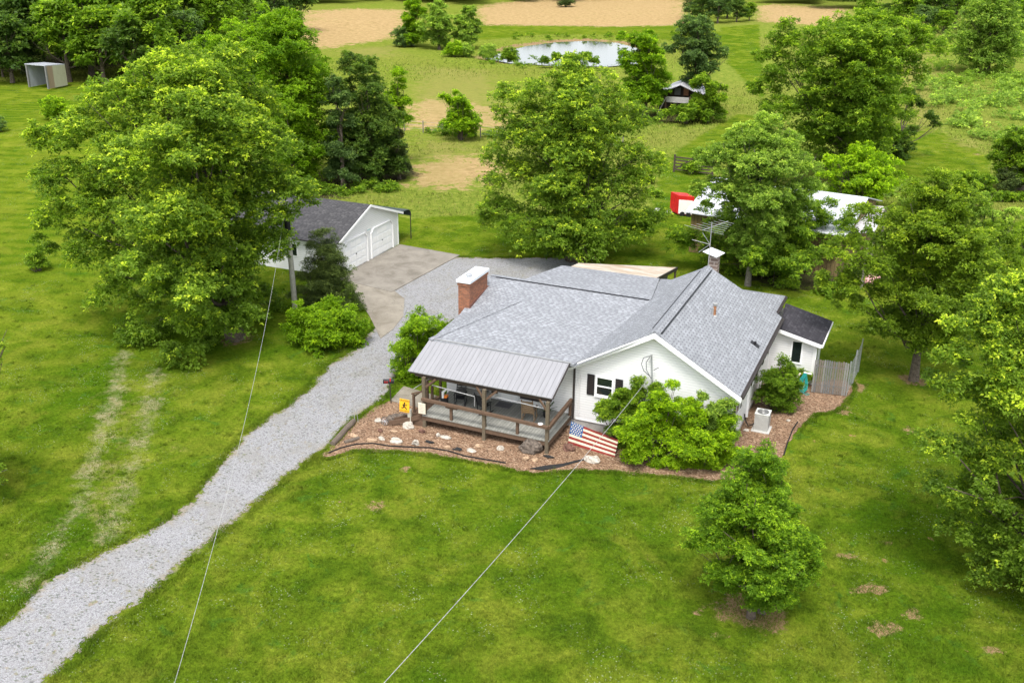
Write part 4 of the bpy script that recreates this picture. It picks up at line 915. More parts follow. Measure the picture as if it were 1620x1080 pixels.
# caution sign
sg = thing('caution_sign', (-7.0, -2.95, 0), 'yellow caution sign with a running figure on a short grey post by the porch steps', 'sign')
MB().box(-7.10, -6.94, -3.02, -2.88, -.1, .82).build('post', M['pole'], sg)
Cs = np.array([-7.22, -3.06, 1.02]); ex = unit(np.array([[.97, .12, -.06]]))[0]; ez = unit(np.array([[.04, .02, 1.]]))[0]; en = np.cross(ex, ez)
MB().obox(Cs, ex*.24, en*.012, ez*.32).build('sign_board', M['yellow'], sg)
on = lambda x, y, z: Cs+ex*x+ez*y+en*(.016+z)
text_mesh('CAUTION', .105, lambda x, y, z: on(x, y+.25, z), sg, M['black']); text_mesh('SLOW DOWN', .075, lambda x, y, z: on(x, y-.26, z), sg, M['black'])
q = MB()
for a, b, w in (((0, .11), (.0, .12), .08), ((-.01, .08), (-.02, -.04), .075), ((-.02, -.03), (.07, -.10), .045), ((.07, -.10), (.12, -.17), .04), ((-.02, -.03), (-.05, -.11), .045), ((-.05, -.11), (-.14, -.12), .04), ((0, .06), (.09, .03), .032), ((0, .06), (-.10, .02), .032), ((.09, .03), (.12, .08), .03)):
    pa, pb_ = on(a[0], a[1], .004), on(b[0], b[1], .004); q.beam(pa, pb_, w, .006, en)
q.tube([on(.01, .13, .0), on(.01, .13, .008)], .042, 10); q.build('running_figure', M['black'], sg)
# notice board on left post
nb = thing('notice_board', (-6.38, -3.05, .66), 'small weathered cream notice board fixed to the left porch post', 'sign')
MB().box(-6.52, -6.16, -3.045, -3.01, .78, 1.30).build('board', M['cream'], nb); q = MB()
for z in np.arange(.86, 1.24, .07): q.box(-6.46, -6.46+rng.uniform(.18, .26), -3.052, -3.046, z, z+.015)
q.build('faded_text_lines', M['greyslat'], nb)
# mailbox
ml = thing('mailbox', (-8.94, -1.29, 0), 'black mailbox with red lettering on a thin post beside the gravel', 'mailbox')
MB().tube([(-8.94, -1.29, -.1), (-9.0, -1.27, 1.02)], .028, 8).build('post', M['dark'], ml)
q = MB(); prof = [(-.09, 0), (.09, 0), (.09, .12)]+[(.09*math.cos(a), .12+.08*math.sin(a)) for a in np.linspace(.3, math.pi-.3, 6)]+[(-.09, .12)]
a1, a2 = (-9.30, -1.36, 1.04), (-8.83, -1.14, 1.04); ax = unit(np.array([[a2[0]-a1[0], a2[1]-a1[1], 0]]))[0]; sy = np.array([-ax[1], ax[0], 0])
r1 = [np.array(a1)+sy*p[0]+np.array([0, 0, p[1]]) for p in prof]; r2 = [np.array(a2)+sy*p[0]+np.array([0, 0, p[1]]) for p in prof]
q.face(r1[::-1]); q.face(r2)
for i in range(len(prof)): j = (i+1) % len(prof); q.face([r1[i], r1[j], r2[j], r2[i]])
q.build('box', M['black'], ml); text_mesh('505', .13, lambda x, y, z: np.array(a1)+ax*(.15+x)-sy*(.093+z)+np.array([0, 0, .08+y]), ml, M['red'])
MB().obox(np.array(a1)+ax*.35-sy*.10+np.array([0, 0, .2]), ax*.02, sy*.006, (0, 0, .09)).build('flag', M['red'], ml)
# painted flag of boards leaning beside the porch
fg = thing('painted_flag', (1.2, -1.15, 0), 'flag of painted boards, red and white stripes with blue starred corner, leaning by the porch', 'flag')
F00 = np.array([.16, -1.10, .86]); F10 = np.array([2.48, -1.45, .60]); F01 = np.array([.22, -1.62, .02]); F11 = np.array([2.50, -1.95, -.02])
fp = lambda a, b, o=0: F00*(1-a)*(1-b)+F10*a*(1-b)+F01*(1-a)*b+F11*a*b+fn*o
fn = np.cross(F01-F00, F10-F00); fn /= np.linalg.norm(fn)
for k, m_ in ((0, 'flagr'), (1, 'flagw')):
    q = MB()
    for i in range(9):
        if i % 2 == k: q.slab([fp(0, i/9+.003, .03), fp(0, (i+1)/9-.003, .03), fp(1, (i+1)/9-.003, .03), fp(1, i/9+.003, .03)], .03, -fn)
    q.build('red_stripe' if k == 0 else 'white_stripe', M[m_], fg)
q = MB(); q.slab([fp(0, .0, .042), fp(0, 5/9, .042), fp(.27, 5/9, .042), fp(.27, 0, .042)], .008, -fn); q.cur = 1
for r_i in range(6):
    for c_i in range(5):
        ctr = (.03+.052*c_i+(.026 if r_i % 2 else 0), .05+.09*r_i)
        if ctr[0] > .26: continue
        pts = []
        for k in range(10):
            rr_ = (.020 if k % 2 == 0 else .009); an_ = math.pi/2+k*math.pi/5; pts.append(fp(ctr[0]+rr_*math.cos(an_), ctr[1]-rr_*2.2*math.sin(an_), .047))
        for k in range(10): q.face([fp(ctr[0], ctr[1], .047), pts[k], pts[(k+1) % 10]])
q.build('starred_canton', [M['flagb'], M['flagw']], fg)
for a in (.3, .85): MB().slab([fp(a, 0, -.02), fp(a+.04, 0, -.02), fp(a+.04, 1, -.02), fp(a, 1, -.02)], .05, -fn).build('back_batten', M['wood'], fg)
# ac unit
ac = thing('air_conditioner', (7.83, 3.35, 0), 'beige outdoor air conditioner unit on the mulch beside the right wall', 'air conditioner')
q = MB().box(7.52, 8.14, 3.05, 3.67, .05, .86); q.build('cabinet', M['hvac'], ac)
q = MB()
for k in range(12):
    x = 7.55+k*.05; q.box(x, x+.018, 3.035, 3.048, .12, .80); y = 3.08+k*.05; q.box(8.142, 8.155, y, y+.018, .12, .80)
q.build('side_louvre', M['steel'], ac)
q = MB().box(7.50, 8.16, 3.03, 3.69, .862, .90); q.build('top_cover', M['hvac'], ac)
q = MB().tube([(7.83, 3.36, .901), (7.83, 3.36, .925)], .26, 22); gr = q.build('fan_grille', M['hvacd'], ac)
q = MB()
for k in range(5): q.tube([(7.83+(.05+.045*k)*math.cos(a), 3.36+(.05+.045*k)*math.sin(a), .935) for a in np.linspace(0, 2*math.pi, 17)], .006, 4, False)
q.tube([(7.83, 3.36, .93), (7.83, 3.36, .95)], .07, 10); q.build('grille_ring', M['steel'], gr)
MB().box(7.42, 8.24, 2.95, 3.77, 0, .05).build('pad', M['block'], ac)
tag(MB().tube([(7.5, 3.3, .25), (7.25, 3.2, .12), (7.05, 3.4, .3), (7.0, 3.4, .6)], .03, 6).build('refrigerant_line', M['rubber']), 'black insulated pipe from the air conditioner to the house wall', 'pipe')
# picket fence panel and wire fence
fe = thing('fence', (10.2, 8.5, 0), 'grey vertical board privacy fence panel at the corner of the extension', 'fence')
q = MB()
for k in range(15):
    x = 9.33+k*.108; h = 1.75+rng.uniform(-.04, .05); yb = 8.37+.015*k
    q.cur = int(rng.integers(0, 3)); q.slab([(x, yb, .05), (x+.088, yb, .05), (x+.088, yb, h), (x+.06, yb, h+.04), (x+.03, yb, h+.04), (x, yb, h)], .02, (0, 1, 0))
q.build('board_panel', [M['fence'], wood('fence_board_brown', (.17, .145, .12)), wood('fence_board_pale', (.21, .205, .195))], fe)
for z in (.45, 1.45): MB().beam((9.35, 8.44, z), (10.9, 8.64, z), .04, .09).build('back_rail', M['fence'], fe)
wf = thing('wire_fence', (11, 9.9, 0), 'sagging wire mesh fence with steel posts behind the grey board fence', 'fence')
for (x, y) in ((10.98, 8.7), (11.1, 10.3), (11.2, 12.0)): MB().tube([(x, y, -.1), (x, y, 1.85)], .03, 7).build('post', M['galv'], wf)
q = MB()
for k in range(12): z = .1+k*.14; q.tube([(10.98, 8.7, z), (11.1, 10.3, z-.03), (11.2, 12., z)], .004, 3, False); 
for k in range(24): y = 8.7+k*.14; x = 10.98+(y-8.7)*.065; q.tube([(x, y, .1), (x, y, 1.65)], .004, 3, False)
q.build('mesh', M['galv'], wf)
# hose
hz = thing('garden_hose', (9.0, 8.2, 0), 'coiled teal garden hose hanging on a white reel stand by the fence', 'hose')
q = MB()
for k in range(13):
    x0 = 8.98+rng.uniform(-.06, .08); y0 = 8.02+rng.uniform(-.05, .05); zb_ = rng.uniform(.08, .42); wd_ = rng.uniform(.08, .2)
    q.tube([(x0, y0, 1.12), (x0-wd_, y0-.04, .7), (x0-wd_*.8, y0-.06, zb_), (x0+rng.uniform(-.03, .05), y0-.08, zb_-.05), (x0+wd_*.9, y0-.04, zb_+.05), (x0+wd_*.7, y0, .7), (x0, y0, 1.14)], .017, 6, False)
q.tube([(9.0, 8.0, .1), (9.2, 7.9, .03), (9.3, 8.05, .03), (9.1, 8.2, .03)], .017, 6, False); q.build('coil', M['teal'], hz)
MB().tube([(9.0, 8.06, 0), (9.0, 8.06, 1.15)], .03, 6).tube([(8.9, 8.05, 1.15), (9.28, 8.05, 1.12)], .035, 8).build('stand', M['white'], hz)
MB().tube([(8.72, 8.35, .95), (8.6, 8.3, .75), (8.55, 8.3, .25)], .05, 7).build('white_pipe', M['cream'], hz)

# ================================================================== ROCKS, LOGS
def rock(base, s, m, label, group=None, sq=.6, name='rock'):
    n1, n2 = 9, 12; f = rng.normal(size=(6, 3)); ph = rng.uniform(0, 6, 6)
    mb = MB(); Pn = np.zeros((n1, n2, 3))
    for i in range(n1):
        for j in range(n2):
            th = math.pi*i/(n1-1); a = 2*math.pi*j/n2; d = np.array([math.sin(th)*math.cos(a), math.sin(th)*math.sin(a), math.cos(th)])
            r = 1+.16*sum(math.sin(2.2*(d@f[k])+ph[k]) for k in range(6))/1.6+(.09*rng.normal() if 0 < i < n1-1 else 0)
            Pn[i, j] = np.array(base)+d*r*np.array([s[0], s[1], s[2]])*.5+np.array([0, 0, s[2]*.28])
    for i in range(n1-1):
        for j in range(n2):
            k = (j+1) % n2
            if i == 0: mb.face([Pn[0, 0], Pn[1, j], Pn[1, k]])
            elif i == n1-2: mb.face([Pn[i, j], Pn[n1-1, 0], Pn[i, k]])
            else: mb.face([Pn[i, j], Pn[i+1, j], Pn[i+1, k], Pn[i, k]])
    o = mb.build(name, M[m], None, base); return tag(o, label, 'rock', group)
def rk(u, v, s, m, label): b = at(u, v); return rock((b[0], b[1], .0), s, m, label)
rk(841, 713, (.95, .8, .75), 'rockd', 'large craggy dark boulder in front of the right porch post')
rk(831, 727, (.28, .25, .2), 'rockt', 'small tan rock at the foot of the dark boulder, left one')
rk(847, 729, (.26, .2, .18), 'rockt', 'small orange-tan rock at the foot of the dark boulder, right one')
rk(792, 711, (.30, .28, .26), 'rockw', 'round white rock on the mulch between middle post and boulder')
rk(708, 693, (.5, .26, .14), 'rockw', 'flat elongated pale grey rock below the porch deck')
rk(693, 690, (.22, .2, .2), 'rockw', 'small knobbly white rock just left of the flat elongated one')
rk(627, 699, (.52, .36, .25), 'rockw', 'large pale rock near the lawn edge below the caution sign')
rk(604, 695, (.4, .3, .2), 'rockw', 'pale pinkish rock left of the large pale one')
rk(647, 675, (.5, .42, .3), 'rockw', 'rounded white boulder at the foot of the caution sign post')
rk(657, 703, (.32, .28, .3), 'rockw', 'pointed pale pink rock on the black edging')
rk(668, 684, (.3, .26, .24), 'rockr', 'dark round rock beside the left porch post')
rk(599, 667, (.4, .25, .2), 'rockw', 'pale blocky rock in the mulch near the old wheel')
rk(588, 697, (.5, .25, .16), 'rockt', 'long tan rock in the left part of the mulch bed')
rk(560, 690, (.4, .28, .16), 'rockt', 'flat pinkish-tan rock beside the log edging')
rk(624, 683, (.34, .25, .14), 'rockt', 'yellowish flat rock in the middle of the mulch bed')
rk(602, 683, (.26, .2, .18), 'rockr', 'small dark brown rock among the mulch near the wheel')
rk(745, 713, (.42, .3, .12), 'rockw', 'low whitish-grey rock near the lawn below the middle post')
rk(708, 708, (.32, .22, .14), 'rockt', 'small tan rock on the mulch near the lawn edge')
rk(758, 706, (.36, .26, .18), 'rockt', 'brownish-tan rock on the mulch below the deck')
rk(899, 711, (.5, .42, .42), 'rockr', 'dark reddish boulder beside the bottom corner of the painted flag')
rk(935, 729, (.62, .46, .32), 'rockw', 'low grey-pink boulder below the painted flag')
rk(912, 660, (.32, .28, .24), 'rockt', 'grey-tan rock at the wall above the painted flag')
rk(1181, 681, (.3, .22, .12), 'rockw', 'white rock on the mulch left of the air conditioner')
rk(1247, 666, (.22, .18, .1), 'rockw', 'small white rock on the mulch right of the air conditioner')
rk(1205, 968, (.34, .3, .12), 'rockd', 'grey stone on the bare soil under the pear tree')
for (u0_, v0_, u1_, v1_, r, lb) in ((526, 705, 548, 680, .13, 'dark split log edging the mulch by the gravel, lower one'), (547, 681, 560, 668, .13, 'mossy log edging the mulch by the gravel, upper one'), (545, 701, 568, 694, .08, 'short rotten brown log lying in the mulch bed')):
    a, b = at(u0_, v0_), at(u1_, v1_); q = MB().tube([(a[0], a[1], r*.7), ((a[0]+b[0])/2+.03, (a[1]+b[1])/2, r*.8), (b[0], b[1], r*.7)], [r, r*1.1, r*.9], 9)
    tag(q.build('log', M['log'], None, (a[0], a[1], 0), smooth=True), lb, 'log')
b = at(609, 672); wh = thing('old_wheel', (b[0], b[1], 0), 'small old spoked wheel leaning on a rock beside the porch steps', 'wheel')
c = np.array([b[0], b[1], .2]); q = MB(); q.tube([c+.19*np.array([math.cos(a), .25*math.sin(a), .95*math.sin(a)]) for a in np.linspace(0, 2*math.pi, 21)], .025, 6, False); q.build('rim', M['rockd'], wh)
q = MB()
for a in np.linspace(0, math.pi, 5)[:-1]: d = .18*np.array([math.cos(a), .25*math.sin(a), .95*math.sin(a)]); q.tube([c-d, c+d], .01, 4)
q.build('spokes', M['galv'], wh)
rk(618, 666, (.45, .35, .35), 'rockd', 'dark rock behind the old wheel by the steps')
rk(636, 664, (.8, .5, .4), 'rockd', 'big flat grey rock under the porch steps')
for (u, v, h, lb) in ((562, 668, 1.0, 'tall thin steel stake at the edge of the gravel'), (567, 668, .7, 'short thin steel stake beside the tall one')):
    b = at(u, v); tag(MB().tube([(b[0], b[1], -.1), (b[0]-.08, b[1], h)], .014, 5).build('stake', M['galv'], None, (b[0], b[1], 0)), lb, 'stake')
def strip(name, pxs, m, label, cat, w=.05, h=.06):
    q = MB(); P = [at(u, v) for u, v in pxs]
    for a, b in zip(P[:-1], P[1:]): q.beam((a[0], a[1], h/2), (b[0], b[1], h/2), w, h)
    return tag(q.build(name, m, None, (*P[0][:2], 0)), label, cat)
strip('garden_edging', [(520, 717), (540, 709), (565, 703), (590, 702), (615, 706), (650, 708), (680, 709), (710, 714), (735, 722), (770, 728), (800, 733)], M['rubber'], 'black plastic edging strip along the front of the mulch bed', 'edging')
strip('garden_edging', [(1240, 720), (1246, 700), (1254, 680), (1262, 668)], M['rubber'], 'black plastic edging strip right of the air conditioner', 'edging')
q = MB(); pts = [at(u, v) for u, v in ((838, 742), (858, 745), (884, 740), (925, 728), (928, 726), (890, 734), (862, 737))]
q.slab([(p[0], p[1], .05+.02*math.sin(i*2)) for i, p in enumerate(pts)], .02); tag(q.build('landscape_fabric', M['lattice']), 'torn strip of black landscape fabric below the dark boulder', 'fabric')
for (u, v, lb) in ((680, 700, 'crumpled black fabric scrap on the mulch left of the middle porch post'), (724, 711, 'small black fabric scrap near the lawn edge below the deck'), (868, 723, 'black fabric scrap right of the dark boulder')):
    b = at(u, v); q = MB(); n_ = 9
    ring = [(b[0]+rng.uniform(.12, .3)*math.cos(k*2*math.pi/n_), b[1]+rng.uniform(.1, .24)*math.sin(k*2*math.pi/n_), .02+rng.uniform(0, .05)) for k in range(n_)]
    for k in range(n_): q.face([(b[0], b[1], .09), ring[k], ring[(k+1) % n_]])
    tag(q.build('fabric_scrap', M['lattice'], None, (b[0], b[1], 0)), lb, 'fabric')

# ================================================================== GARAGE
ga = thing('garage', (-25, 17.4, 0), 'white two-door garage with a dark shingle roof at the end of the drive', 'garage')
GX, GB, Y0, Y1, YM = -21.1, -29.5, 13.45, 21.4, 17.4
q = MB(); q.face([(GX, Y0, 0), (GX, Y1, 0), (GX, Y1, 2.38), (GX, YM, 3.78), (GX, Y0, 2.38)]).face([(GB, Y0, 0), (GX, Y0, 0), (GX, Y0, 2.38), (GB, Y0, 2.38)]).face([(GX, Y1, 0), (GB, Y1, 0), (GB, Y1, 2.38), (GX, Y1, 2.38)]).face([(GB, Y1, 0), (GB, Y0, 0), (GB, Y0, 2.38), (GB, YM, 3.78), (GB, Y1, 2.38)])
q.build('wall', M['siding'], ga)
gs = (3.82-2.37)/(YM-Y0)
q = MB().slab([(GB-.3, Y0-.35, 2.45-.35*gs), (GX+.25, Y0-.35, 2.45-.35*gs), (GX+.25, YM, 3.88), (GB-.3, YM, 3.88)], .09).slab([(GX+.25, Y1+.35, 2.45-.35*gs), (GB-.3, Y1+.35, 2.45-.35*gs), (GB-.3, YM, 3.88), (GX+.25, YM, 3.88)], .09)
q.build('roof', M['dshingle'], ga)
q = MB().beam((GX+.27, Y0-.35, 2.36-.35*gs), (GX+.27, YM, 3.80), .03, .15).beam((GX+.27, YM, 3.80), (GX+.27, Y1+.35, 2.36-.35*gs), .03, .15); q.box(GX-.02, GX+.03, Y0-.02, Y0+.08, 0, 2.4).box(GX-.02, GX+.03, Y1-.08, Y1+.02, 0, 2.4)
q.build('fascia', M['trim'], ga)
for ya in (14.30, 17.72):
    yb = ya+2.78; H = 2.02
    d = MB(); d.face([(GX+.025, ya, .03), (GX+.025, yb, .03), (GX+.025, yb, H-.28), (GX+.025, yb-.28, H), (GX+.025, ya+.28, H), (GX+.025, ya, H-.28)]); dr = d.build('garage_door', M['dooro'], ga)
    fr = MB()
    P_ = [(ya-.06, .03), (ya-.06, H-.25), (ya+.25, H+.06), (yb-.25, H+.06), (yb+.06, H-.25), (yb+.06, .03)]
    for a, b in zip(P_[:-1], P_[1:]): fr.beam((GX+.035, a[0], a[1]), (GX+.035, b[0], b[1]), .07, .12, (1, 0, 0))
    fr.build('door_frame', M['trim'], dr)
    pn = MB()
    for r in range(4):
        for c in range(4):
            y = ya+.12+c*.65; z = .10+r*.48
            if r == 3 and c in (0, 3): continue
            pn.box(GX+.027, GX+.042, y, y+.58, z, z+.36)
    pn.build('raised_panel', M['trim'], dr); MB().box(GX+.03, GX+.07, (ya+yb)/2-.05, (ya+yb)/2+.05, .95, 1.0).build('door_handle', M['black'], dr)
sgp = MB().box(GX+.03, GX+.05, 17.12, 17.68, 2.02, 2.28).build('sign_plate', M['white'], ga)
q = MB()
for y in np.arange(17.18, 17.6, .09): q.box(GX+.051, GX+.055, y, y+.05, 2.10, 2.20)
q.build('lettering', M['tealletter'], sgp)
for x in (-24.5, -27.2):
    f = MB().box(x-.45, x+.45, Y0-.05, Y0-.003, 1.0, 1.9).build('window', M['trim'], ga); MB().box(x-.38, x+.38, Y0-.06, Y0-.052, 1.07, 1.83).build('pane', M['glass'], f)
cp = thing('canopy', (-24, 22.6, 0), 'dark curved metal canopy on thin posts along the right side of the garage', 'canopy')
q = MB(); pr_ = [(21.76, 2.32), (22.3, 2.30), (22.75, 2.22), (22.95, 2.05), (23.0, 1.75)]
for a, b in zip(pr_[:-1], pr_[1:]): q.slab([(GX+.2, a[0], a[1]), (GX+.2, b[0], b[1]), (GB, b[0], b[1]), (GB, a[0], a[1])][::-1], .04)
q.build('sheet', M['canopy'], cp)
for x in (GX+.15, -25.2, GB+.1): MB().tube([(x, 22.98, -.1), (x, 22.98, 1.9)], .035, 7).build('post', M['dark'], cp)

# utility pole and wires
pb0 = at(468, 497); po = thing('utility_pole', (pb0[0], pb0[1], 0), 'weathered wooden utility pole with a black sleeve beside the cedar', 'utility pole')
ptop = plane(449, 318, FH, FH@np.array([pb0[0], pb0[1], 0])); ptop[0] = pb0[0]-.15; ptop[1] = pb0[1]
MB().tube([(pb0[0], pb0[1], -.3), ((pb0[0]+ptop[0])/2, (pb0[1]+ptop[1])/2, ptop[2]/2), tuple(ptop)], [.17, .15, .13], 12).build('pole', M['pole'], po, smooth=True)
hz0 = ptop[2]; f0, f1 = .70, .84
pl_ = lambda f: (pb0[0]+(ptop[0]-pb0[0])*f, pb0[1]+(ptop[1]-pb0[1])*f, hz0*f)
MB().tube([pl_(f0), pl_(f1)], .165, 12).build('black_sleeve', M['rubber'], po)
def cable(name, a, b, sag, r, label, n=28):
    a, b = np.array(a, float), np.array(b, float); P = [a+(b-a)*t-np.array([0, 0, 4*sag*t*(1-t)]) for t in np.linspace(0, 1, n)]
    tag(MB().tube(P, r, 6, False).build(name, M['wire'], None, tuple(a)), label, 'cable')
mast = onY(1027, 598, -.2); e1 = at(596, 1086, 7.8)
cable('service_cable', (3.40, -.18, 3.35), e1+(e1-np.array(mast))*.12, .25, .0095, 'grey overhead service cable running from the house gable across the front lawn')
e2 = at(262, 1092, 7.6); cable('guy_wire', (pb0[0]-.1, pb0[1]-.2, hz0*.93), e2+(e2-np.array([pb0[0], pb0[1], hz0]))*.08, 1.4, .0065, 'thin overhead wire running from the utility pole down across the drive')

# ================================================================== OUTBUILDINGS
ca = thing('carport', (-3, 15.2, 0), 'low flat-roofed carport with weathered brown boards behind the house', 'carport')
c1, c2, c3, c4 = at(915, 416, 2.4), at(1071, 423, 2.4), at(1034, 443, 2.4), at(880, 432, 2.4)
c3 = c2+(c3-c2)*1.25; c4 = c1+(c3-c2)
MB().slab([c4, c3, c2, c1], .14).build('roof', M['flatroof'], ca)
for c in (c1, c2, c3, c4):
    MB().tube([(c[0]*.98-.05, c[1]*.98+.2, -.1), (c[0]*.98-.05, c[1]*.98+.2, 2.27)], .06, 6).build('post', M['wooddk'], ca)
MB().beam(c2+np.array([.02, 0, -.07]), c3+np.array([.02, 0, -.07]), .05, .2).build('fascia', M['dark'], ca)
b1_ = (c1*.6+c2*.4); MB().slab([(c1[0], c1[1]+.0, 2.2), (c2[0]-.5, c2[1]-.1, 2.2), (c2[0]-.5, c2[1]-.1, 0), (c1[0], c1[1], 0)], .05, (0, -1, 0)).build('back_wall', M['fence'], ca)

ba = thing('barn', (3, 35, 0), 'long olive board barn with a white rusting metal roof behind the trees', 'barn')
FLp = at(1084, 335, 2.9); FRp = at(1340, 374, 2.9)
ed = FRp-FLp; ed /= np.linalg.norm(ed); dp = np.array([-ed[1], ed[0], 0]); bw = 10.5
Lb = np.linalg.norm(FRp-FLp); RLp = FLp+dp*bw*.5+np.array([0, 0, 1.4]); RRp2 = FRp+dp*bw*.5+np.array([0, 0, 1.4]); BLp = FLp+dp*bw; BRp = FRp+dp*bw
MB().slab([FLp, FRp, RRp2, RLp], .06).slab([RLp, RRp2, BRp, BLp], .06).build('roof', M['metal_barn'], ba)
i_ = .35; g0 = lambda P: np.array([P[0], P[1], 0.])
A_, B_, C2_, D_ = FLp+ed*i_+dp*i_, FRp-ed*i_+dp*i_, BRp-ed*i_-dp*i_, BLp+ed*i_-dp*i_
q = MB()
for a, b in ((A_, B_), (B_, C2_), (C2_, D_), (D_, A_)):
    q.face([g0(a), g0(b), np.array([b[0], b[1], 2.88]), np.array([a[0], a[1], 2.88])])
q.build('wall', M['barnwall'], ba)
q = MB(); q.face([A_+[0, 0, 0], D_, (RLp+ed*i_)-[0, 0, .1]]).face([C2_, B_, (RRp2-ed*i_)-[0, 0, .1]]); q.build('gable', M['barnwall'], ba)
q = MB(); s0 = A_+(B_-A_)*.45; s1 = A_+(B_-A_)*.75
q.slab([g0(s0)-dp*.02, g0(s1)-dp*.02, np.array([s1[0], s1[1], 2.5])-dp*.02, np.array([s0[0], s0[1], 2.5])-dp*.02], .04, -dp); q.build('sliding_door', M['barndk'], ba)
# lean-to
ls = [at(1330, 318, 3.0), at(1402, 327, 2.6), at(1384, 366, 2.2), at(1318, 372, 2.7)]
MB().slab([ls[3], ls[2], ls[1], ls[0]], .05).build('lean_to_roof', metalroof('rusty_metal_roof', (.50, .48, .48), .6, 0, .14), ba)
for p in (ls[1], ls[2], ls[3]): MB().tube([(p[0], p[1], 0), (p[0], p[1], p[2]-.05)], .08, 6).build('lean_to_post', M['barkg'], ba)
# rubble by the far end, seen through the leaves
b = at(1378, 452); jk = thing('wheelbarrow', (b[0], b[1], 0), 'pink and dark wheelbarrow lying by the post under the trees', 'wheelbarrow')
q = MB(); q.slab([(b[0]-.4, b[1]-.3, .3), (b[0]+.4, b[1]-.3, .35), (b[0]+.5, b[1]+.3, .7), (b[0]-.4, b[1]+.3, .7)], .08); q.build('tray', M['pink'], jk)
MB().tube([(b[0]-.5, b[1]-.35, .2), (b[0]-.45, b[1]-.35, .2)], .18, 12).build('wheel', M['rubber'], jk); MB().beam((b[0]-.45, b[1]-.3, .2), (b[0]+1.0, b[1]+.2, .6), .05, .05).beam((b[0]-.45, b[1]-.35, .2), (b[0]+1.0, b[1]-.2, .6), .05, .05).build('handle', M['dark'], jk)
b = at(1362, 455); tag(MB().tube([(b[0], b[1], -.1), (b[0]+.05, b[1], 2.6)], .09, 8).build('post', M['barkg'], None, (b[0], b[1], 0)), 'pale grey timber post under the trees right of the barn', 'post')

rt = thing('small_trailer', (-5, 37.5, 0), 'small red box trailer with a white side panel left of the barn', 'trailer')
b0 = at(1064, 337); b1 = at(1072, 341); b2 = b1+np.array([1.2*math.cos(.1), 1.2*math.sin(.1), 0]); b3 = b0+(b2-b1)
H0, H1 = .12, 1.6
up = lambda p, z: np.array([p[0], p[1], z])
b0 = b1+(b0-b1)/np.linalg.norm(b0-b1)*1.25; b3 = b0+(b2-b1)
q = MB(); q.face([up(b0, H0), up(b1, H0), up(b1, H1), up(b0, H1)]).face([up(b3, H0), up(b0, H0), up(b0, H1), up(b3, H1)]).face([up(b2, H0), up(b3, H0), up(b3, H1), up(b2, H1)]).face([up(b1, H1), up(b2, H1), up(b3, H1), up(b0, H1)]).face([up(b1, H0), up(b2, H0), up(b2, H1), up(b1, H1)])
q.build('body', M['red'], rt)
e12 = (b2-b1)/np.linalg.norm(b2-b1); n12 = np.cross(e12, (0, 0, 1)); 
q = MB().slab([up(b1, H0+.05)+e12*.03+n12*.02, up(b2, H0+.05)-e12*.1+n12*.02, up(b2, H1-.32)-e12*.1+n12*.02, up(b1, H1-.32)+e12*.03+n12*.02], .015, -n12); q.build('white_side', M['white'], rt)
q = MB()
e10 = (b0-b1)/np.linalg.norm(b0-b1); n10 = np.cross((0, 0, 1), e10)
for k in range(4): q.beam(up(b1, .2)+e10*(.15+.3*k)+n10*.02, up(b1, 1.5)+e10*(.15+.3*k)+n10*.02, .05, .03)
q.build('rib', M['red'], rt)
for f in (.3, .7):
    c = b1*(1-f)+b2*f; MB().tube([up(c, .15)+n12*.02, up(c, .15)+n12*.12], .2, 12).build('wheel', M['rubber'], rt)
b = at(1052, 335); tag(MB().box(b[0]-.9, b[0]+.6, b[1]-.3, b[1]+.5, 0, .08).build('slab', M['block']), 'flat grey slab on the grass left of the red trailer', 'slab')

# old shed by the pond trees
sh = thing('shed', (-16, 78, 0), 'tumbledown dark timber shed with a tin roof under the far trees', 'shed')
f0_ = at(1040, 182); sx_ = 5.9*np.array([math.cos(.12), math.sin(.12), 0]); sy_ = np.array([-math.sin(.12), math.cos(.12), 0])*6
S = lambda a, b, z: f0_+sx_*a+sy_*b+np.array([0, 0, z*.72])
q = MB(); q.slab([S(.42, -.05, 5.1), S(1.02, -.05, 3.0), S(1.02, 1.0, 3.0), S(.42, 1.0, 5.1)], .08).slab([S(-.02, -.05, 3.4), S(.42, -.05, 5.1), S(.42, 1, 5.1), S(-.02, 1, 3.4)], .08); q.build('roof', M['metal_shed'], sh)
q = MB(); q.face([S(0, .3, 0), S(1, .3, 0), S(1, .3, 2.9), S(.42, .3, 5.0), S(0, .3, 3.3)]).face([S(0, 1, 0), S(0, 0, 0), S(0, 0, 3.3), S(0, 1, 3.3)]).face([S(1, 0, 0), S(1, 1, 0), S(1, 1, 2.9), S(1, 0, 2.9)]); q.build('wall', M['wooddk'], sh)
q = MB().slab([S(.16, -.02, 2.15), S(.60, -.02, 2.15), S(.60, -.02, 3.05), S(.16, -.02, 3.05)], .08, (0, 1, 0)); q.build('pale_board', M['greyslat'], sh)
q = MB().slab([S(.28, .2, 3.1), S(.40, .2, 3.1), S(.40, .2, 4.3), S(.28, .2, 4.1)], .06, (0, 1, 0)); q.build('hatch', M['fence'], sh)
MB().slab([S(.46, .2, 3.1), S(.56, .2, 3.1), S(.56, .2, 4.3), S(.46, .2, 4.5)], .06, (0, 1, 0)).build('rusty_sheet', M['rustc'], sh)
for a in (0.0, .15, .62, 1.0): MB().beam(S(a, 0, 0), S(a, 0, 3.2), .15, .15).build('post', M['wood'], sh)
MB().beam(S(.0, -.02, .2), S(.16, -.02, 3.0), .12, .12).build('brace', M['greyslat'], sh)
